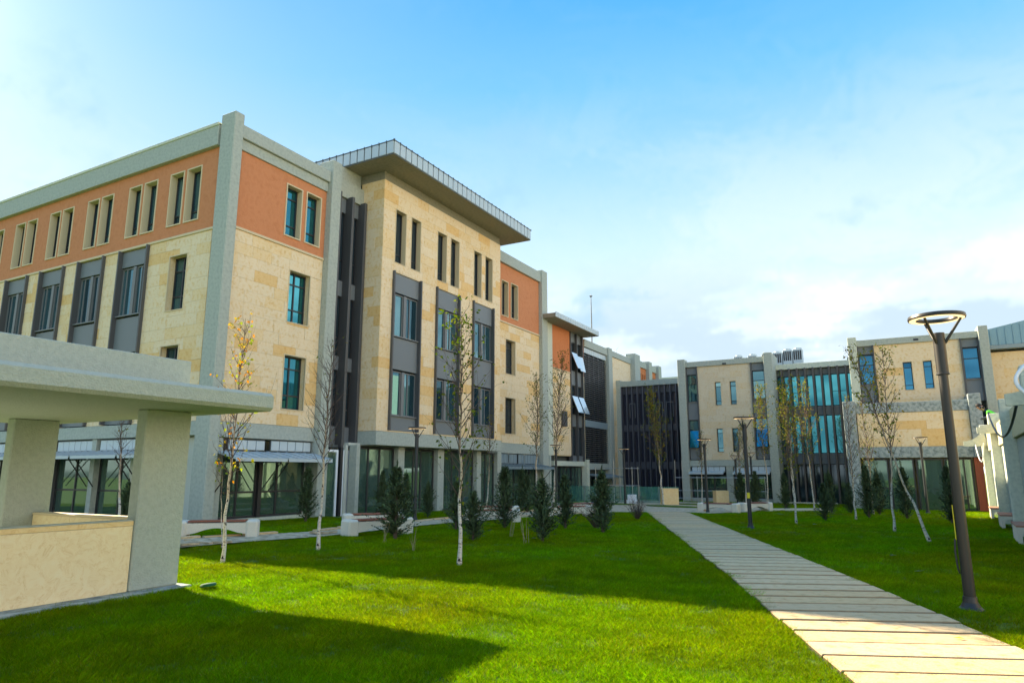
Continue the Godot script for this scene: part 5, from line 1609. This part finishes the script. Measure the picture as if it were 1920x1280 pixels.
func conifer_mesh(sd: int, wide: float, slim: float) -> Array:
	var g := RandomNumberGenerator.new(); g.seed = sd
	var tm := MB.new()
	tm.tube([Vector3(0, -0.05, 0), Vector3(0.01, 0.4, 0), Vector3(0, 0.93, 0.01)], [0.022, 0.015, 0.003], 6)
	var m := MB.new()
	var n := 420
	for i in n:
		var k := pow(g.randf(), 0.85)
		var y0 := 0.02 + 0.9 * k
		var az := i * 2.399 + g.randf() * 0.5
		var prof := (1.0 - pow(k, slim)) * (0.72 + 0.28 * smoothstep(0.0, 0.18, k)) * wide
		var L := prof * g.randf_range(0.5, 1.3) * (0.85 + 0.35 * sin(az * 2.0 + y0 * 9.0 + sd)) + 0.04
		var d := Vector3(cos(az), g.randf_range(0.25, 0.95) + k * 0.6, sin(az)).normalized()
		var p := Vector3(0, y0 * 0.94, 0)
		var tone := g.randf_range(0.6, 1.35)
		var steps := int(6 + L * 34)
		for s in steps:
			var f := (s + g.randf()) / steps
			var c := p + d * L * f + Vector3(0, 0.03 * f * f, 0)
			var side_d := perp(d, g.randf() * TAU)
			var nd := (d * 0.8 + side_d * 0.85 + Vector3(0, 0.15, 0)).normalized()
			var l := g.randf_range(0.03, 0.062) * (1.1 - 0.35 * f)
			var w := nd.cross(side_d).normalized() * g.randf_range(0.006, 0.011)
			var v := tone * g.randf_range(0.75, 1.25)
			m.col = Color(0.044 * v, 0.074 * v, 0.022 * v)
			m.poly([c - w, c + w, c + nd * l], w.cross(nd))
	for i in 5:
		var c := Vector3(0, 0.9 + 0.02 * i, 0)
		m.poly([c + Vector3(-0.01, 0, 0), c + Vector3(0.01, 0, 0), c + Vector3(g.randf_range(-0.02, 0.02), 0.06, 0)], Vector3(0, 0, 1))
	return [tm.mesh(), m.mesh()]

func shrubs():
	var kinds := [conifer_mesh(1, 0.25, 1.35), conifer_mesh(2, 0.29, 1.7), conifer_mesh(3, 0.21, 1.6), conifer_mesh(4, 0.27, 1.2)]
	# label, x, z, height, kind, spread
	var S := [["bushy conifer in front of the lawn edge bench, nearest of the left lawn", -11.43, -14.45, 2.0, 0, 1.3],
		["low conifer just right of the tall white birch's trunk", -9.49, -15.15, 1.35, 1, 1.3],
		["dark conifer just left of the tall white birch's trunk, farther back", -11.84, -17.92, 1.6, 0, 1.15],
		["tall loose conifer beside the half hidden bench", -11.05, -19.53, 2.1, 3, 1.15],
		["stout conifer with dead stems before it, in the middle of the lawn", -7.94, -15.97, 1.7, 1, 1.2],
		["upright conifer in front of the white bench pair, left one", -9.32, -20.4, 1.85, 2, 1.15],
		["upright conifer in front of the pipe scaffold, right one of the pair", -7.66, -19.43, 1.95, 2, 1.25],
		["slim dark conifer against the near wing's ground floor glass", -18.6, -18.4, 2.1, 2, 1.0],
		["dark conifer by the dark lamp before the entrance glass", -16.5, -22.9, 1.5, 1, 1.0],
		["left conifer of the two at the entrance block's first glass", -18.6, -22.6, 2.0, 0, 0.9],
		["right conifer of the two at the entrance block's first glass", -18.4, -23.9, 1.9, 2, 1.1],
		["conifer before the farther long wing's awning", -16.2, -30.4, 2.2, 0, 1.0],
		["conifer under the slim leafy birch by the farther wing", -15.2, -29.0, 1.9, 3, 1.0],
		["dark conifer left of the slender birch on the right lawn", -5.09, -38.83, 2.1, 0, 0.9],
		["first conifer of the row behind the white seat, right end", -7.6, -45.0, 2.3, 0, 1.1],
		["second conifer of the row behind the white seat, left end", -8.6, -45.6, 2.2, 3, 1.2],
		["small pointed conifer at the kerb strip's end", -2.52, -30.12, 1.6, 2, 1.15],
		["twin conifer behind the small pointed one", -2.79, -37.0, 2.1, 0, 0.8],
		["short conifer beside the raw concrete pillar's foot", -2.0, -37.6, 1.6, 1, 1.0],
		["tall narrow conifer at the wide glass front's left edge", -1.09, -33.4, 2.4, 2, 0.95],
		["broad conifer before the wide glass, left of the orange barked birch", -0.75, -37.2, 2.1, 3, 1.0],
		["dark full conifer between the upright and the leaning birch", 0.31, -33.39, 2.3, 0, 0.95],
		["dark narrow conifer just left of the tall brown lamp", 1.73, -30.7, 2.3, 0, 0.85],
		["small conifer seen through the pavilion beside the bare birch", -21.6, -13.6, 1.5, 1, 1.1]]
	for i in S.size():
		var a: Array = S[i]
		var t := thing("conifer", a[0], "shrub", gp(a[1], a[2]), "young conifers on the lawns", i * 1.7)
		var k: Array = kinds[a[4]]
		var tr := Transform3D(Basis.from_scale(Vector3(a[3] * a[5], a[3], a[3] * a[5])), Vector3.ZERO)
		shared("trunk", k[0], M.stem, t, tr)
		shared("foliage", k[1], M.needle, t, tr)
	# a leafless round bush by the path
	var g := RandomNumberGenerator.new(); g.seed = 77
	for s in [["leafless round brown bush at the lawn's tip by the path", -8.99, -26.51, 0.95], ["leafless brown bush beside the right upright conifer", -8.6, -21.2, 0.9]]:
		var t := thing("bare_bush", s[0], "bush", gp(s[1], s[2]), "leafless bushes")
		var m := MB.new()
		for i in 60:
			var az := g.randf() * TAU
			var d := Vector3(cos(az) * g.randf_range(0.2, 0.8), 1, sin(az) * g.randf_range(0.2, 0.8)).normalized()
			var p := Vector3(0, -0.03, 0); var L: float = s[3] * g.randf_range(0.6, 1.05)
			var pts := [p]; var rr := [0.012]
			for k in 4:
				d = (d + Vector3(g.randf_range(-0.25, 0.25), 0.02, g.randf_range(-0.25, 0.25))).normalized()
				p += d * L / 4.0
				pts.append(p); rr.append(0.011 - 0.0024 * (k + 1))
				if k > 0:
					for q in 2:
						var e := (d + perp(d, g.randf() * TAU) * 0.8).normalized()
						m.tube([p, p + e * L * 0.16], [0.005, 0.002], 3, false)
			m.tube(pts, rr, 4, false)
		part("twigs", m, M.twig, t)
	# weeds standing out of the grass
	var says := ["tall dry weed stalks before the nearest left conifer", "thin pale sapling stem before the tall loose conifer", "dry stems in front of the stout conifer", "yellow flowering weed in the shaded lawn left of the white birch"]
	var at := [[-11.0, -13.5, 0.6], [-9.2, -16.6, 0.8], [-8.0, -15.2, 0.75], [-9.3, -12.4, 0.55]]
	for i in 4:
		var t := thing("weed", says[i], "weed", gp(at[i][0], at[i][1]))
		var m := MB.new()
		for k in 5:
			var d := Vector3(g.randf_range(-0.3, 0.3), 1, g.randf_range(-0.3, 0.3)).normalized()
			var L: float = at[i][2] * g.randf_range(0.5, 1.0)
			m.tube([Vector3(g.randf_range(-0.06, 0.06), -0.02, g.randf_range(-0.06, 0.06)), d * L * 0.6, d * L + Vector3(g.randf_range(-0.06, 0.06), 0, g.randf_range(-0.06, 0.06))], [0.006, 0.005, 0.002], 4, false)
		part("stalks", m, M.weed, t)
		if i != 1:
			var lm := MB.new()
			for k in 16:
				lm.col = Color(0.14, 0.17, 0.02) if i == 3 else Color(0.10, 0.09, 0.03)
				var c := Vector3(g.randf_range(-0.1, 0.1), g.randf_range(0.15, 0.9) * at[i][2], g.randf_range(-0.1, 0.1))
				lm.poly([c, c + Vector3(0.03, 0.02, 0.01), c + Vector3(0.05, -0.01, 0.03)], Vector3.UP)
			part("leaves", lm, M.leaf, t)

func lawn_grass():
	var g := RandomNumberGenerator.new(); g.seed = 2024
	var tuft := MB.new()
	for i in 34:
		var a := g.randf() * TAU
		var r := sqrt(g.randf()) * 0.075
		var p := Vector3(cos(a) * r, -0.01, sin(a) * r)
		var h := g.randf_range(0.03, 0.07)
		var lean := Vector3(g.randf_range(-1, 1), 0, g.randf_range(-1, 1)) * h * 0.95
		var w := Vector3(cos(a * 3.1 + i), 0, sin(a * 3.1 + i)) * 0.0021
		var mid := p + Vector3(0, h * 0.6, 0) + lean * 0.35
		var tip := p + Vector3(0, h, 0) + lean
		var v := g.randf_range(0.5, 1.3)
		tuft.col = Color(0.235 * v * g.randf_range(0.75, 1.25), 0.41 * v, 0.003 * v)
		if i % 11 == 4: tuft.col = Color(0.34, 0.36, 0.07)  # sparse dry blades; their pale colour also stands in for dew glints
		var nn := w.cross(Vector3.UP)
		tuft.poly([p - w, p + w, mid + w * 0.8, mid - w * 0.8], nn)
		tuft.poly([mid - w * 0.8, mid + w * 0.8, tip], nn)
	var clump := FastNoiseLite.new(); clump.seed = 8; clump.frequency = 0.9; clump.fractal_octaves = 3
	var xf: Array[Transform3D] = []
	var cols: Array[Color] = []
	var path_a := Vector2(-0.47, -6.59); var pd := Vector2(-0.3625, -0.932); var pa := Vector2(0.918, -0.396)
	var pave_near := [Vector2(-14.6, -7.5), Vector2(-14.0, -10.4), Vector2(-13.35, -13.9), Vector2(-13.75, -19.4), Vector2(-13.1, -26.0), Vector2(-11.9, -31.5)]
	var pave_far := [Vector2(-17.0, -7.8), Vector2(-15.9, -10.9), Vector2(-14.75, -14.9), Vector2(-15.3, -21.5), Vector2(-15.4, -30.0), Vector2(-15.6, -36.0)]
	var pave := PackedVector2Array(pave_near)
	var rev := pave_far.duplicate(); rev.reverse()
	pave.append_array(PackedVector2Array(rev))
	var cross := PackedVector2Array([Vector2(-15.6, -36.0), Vector2(-11.9, -31.5), Vector2(-9.4, -33.6), Vector2(-7.7, -33.0), Vector2(-6.2, -36.0), Vector2(-6.6, -45.0), Vector2(-12.0, -48.5), Vector2(-19.0, -52.0), Vector2(-18.5, -38.0)])
	for band in [[3.6, 9.0, 330.0], [9.0, 14.0, 200.0], [14.0, 22.0, 95.0], [22.0, 34.0, 42.0], [34.0, 52.0, 18.0]]:
		var area: float = deg_to_rad(92.0) * 0.5 * (band[1] * band[1] - band[0] * band[0])
		for i in int(area * band[2]):
			var r := sqrt(lerpf(band[0] * band[0], band[1] * band[1], g.randf()))
			var w := deg_to_rad(28.9 + g.randf_range(-46, 46))
			var p := Vector2(-sin(w) * r, -cos(w) * r)
			var q := p - path_a
			var s := q.dot(pd); var c := q.dot(Vector2(0.932, -0.3625))
			var edge := sin(s * 9.0) * 0.02 + g.randf_range(-0.02, 0.03)
			if c > 0.05 - edge * 1.6 and c < 1.9 + edge * 1.6 and s < 29.0: continue
			if p.x < -9.3 and p.y > -6.98: continue
			if p.x < -19.0 and p.y < -21.0: continue
			if p.x < -20.2 and p.y < -15.4: continue
			if p.y < -44.0 and p.x > -2.3: continue
			if p.y < -51.0: continue
			if p.x > 2.98 - 0.06 * (p.y + 25.1): continue
			if Geometry2D.is_point_in_polygon(p, pave) or Geometry2D.is_point_in_polygon(p, cross): continue
			var nv := clump.get_noise_2d(p.x, p.y)
			var sc := (0.9 + nv * 0.42) * g.randf_range(0.75, 1.25) * (1.0 + 0.012 * r)
			var sw := sc * (1.0 + 0.03 * r)
			xf.append(Transform3D(Basis(Vector3.UP, g.randf() * TAU).scaled(Vector3(sw, sc, sw)), Vector3(p.x, ground_y(p.y), p.y)))
			var tint := 0.92 + 0.34 * nv + g.randf_range(-0.12, 0.12)
			var hue := clump.get_noise_2d(p.x * 0.22 + 40.0, p.y * 0.22)
			cols.append(Color(tint * (1.0 + 0.12 * nv + 0.22 * hue), tint * (1.0 - 0.22 * hue), tint * 0.9))
	var mm := MultiMesh.new()
	mm.transform_format = MultiMesh.TRANSFORM_3D
	mm.use_colors = true
	mm.mesh = tuft.mesh()
	mm.instance_count = xf.size()
	for i in xf.size():
		mm.set_instance_transform(i, xf[i])
		mm.set_instance_color(i, cols[i])
	var o := MultiMeshInstance3D.new()
	o.multimesh = mm
	o.material_override = M.grass
	o.name = "grass"
	add_child(o)
	o.set_meta("kind", "stuff"); o.set_meta("label", "short bright green lawn grass covering the courtyard"); o.set_meta("category", "grass")
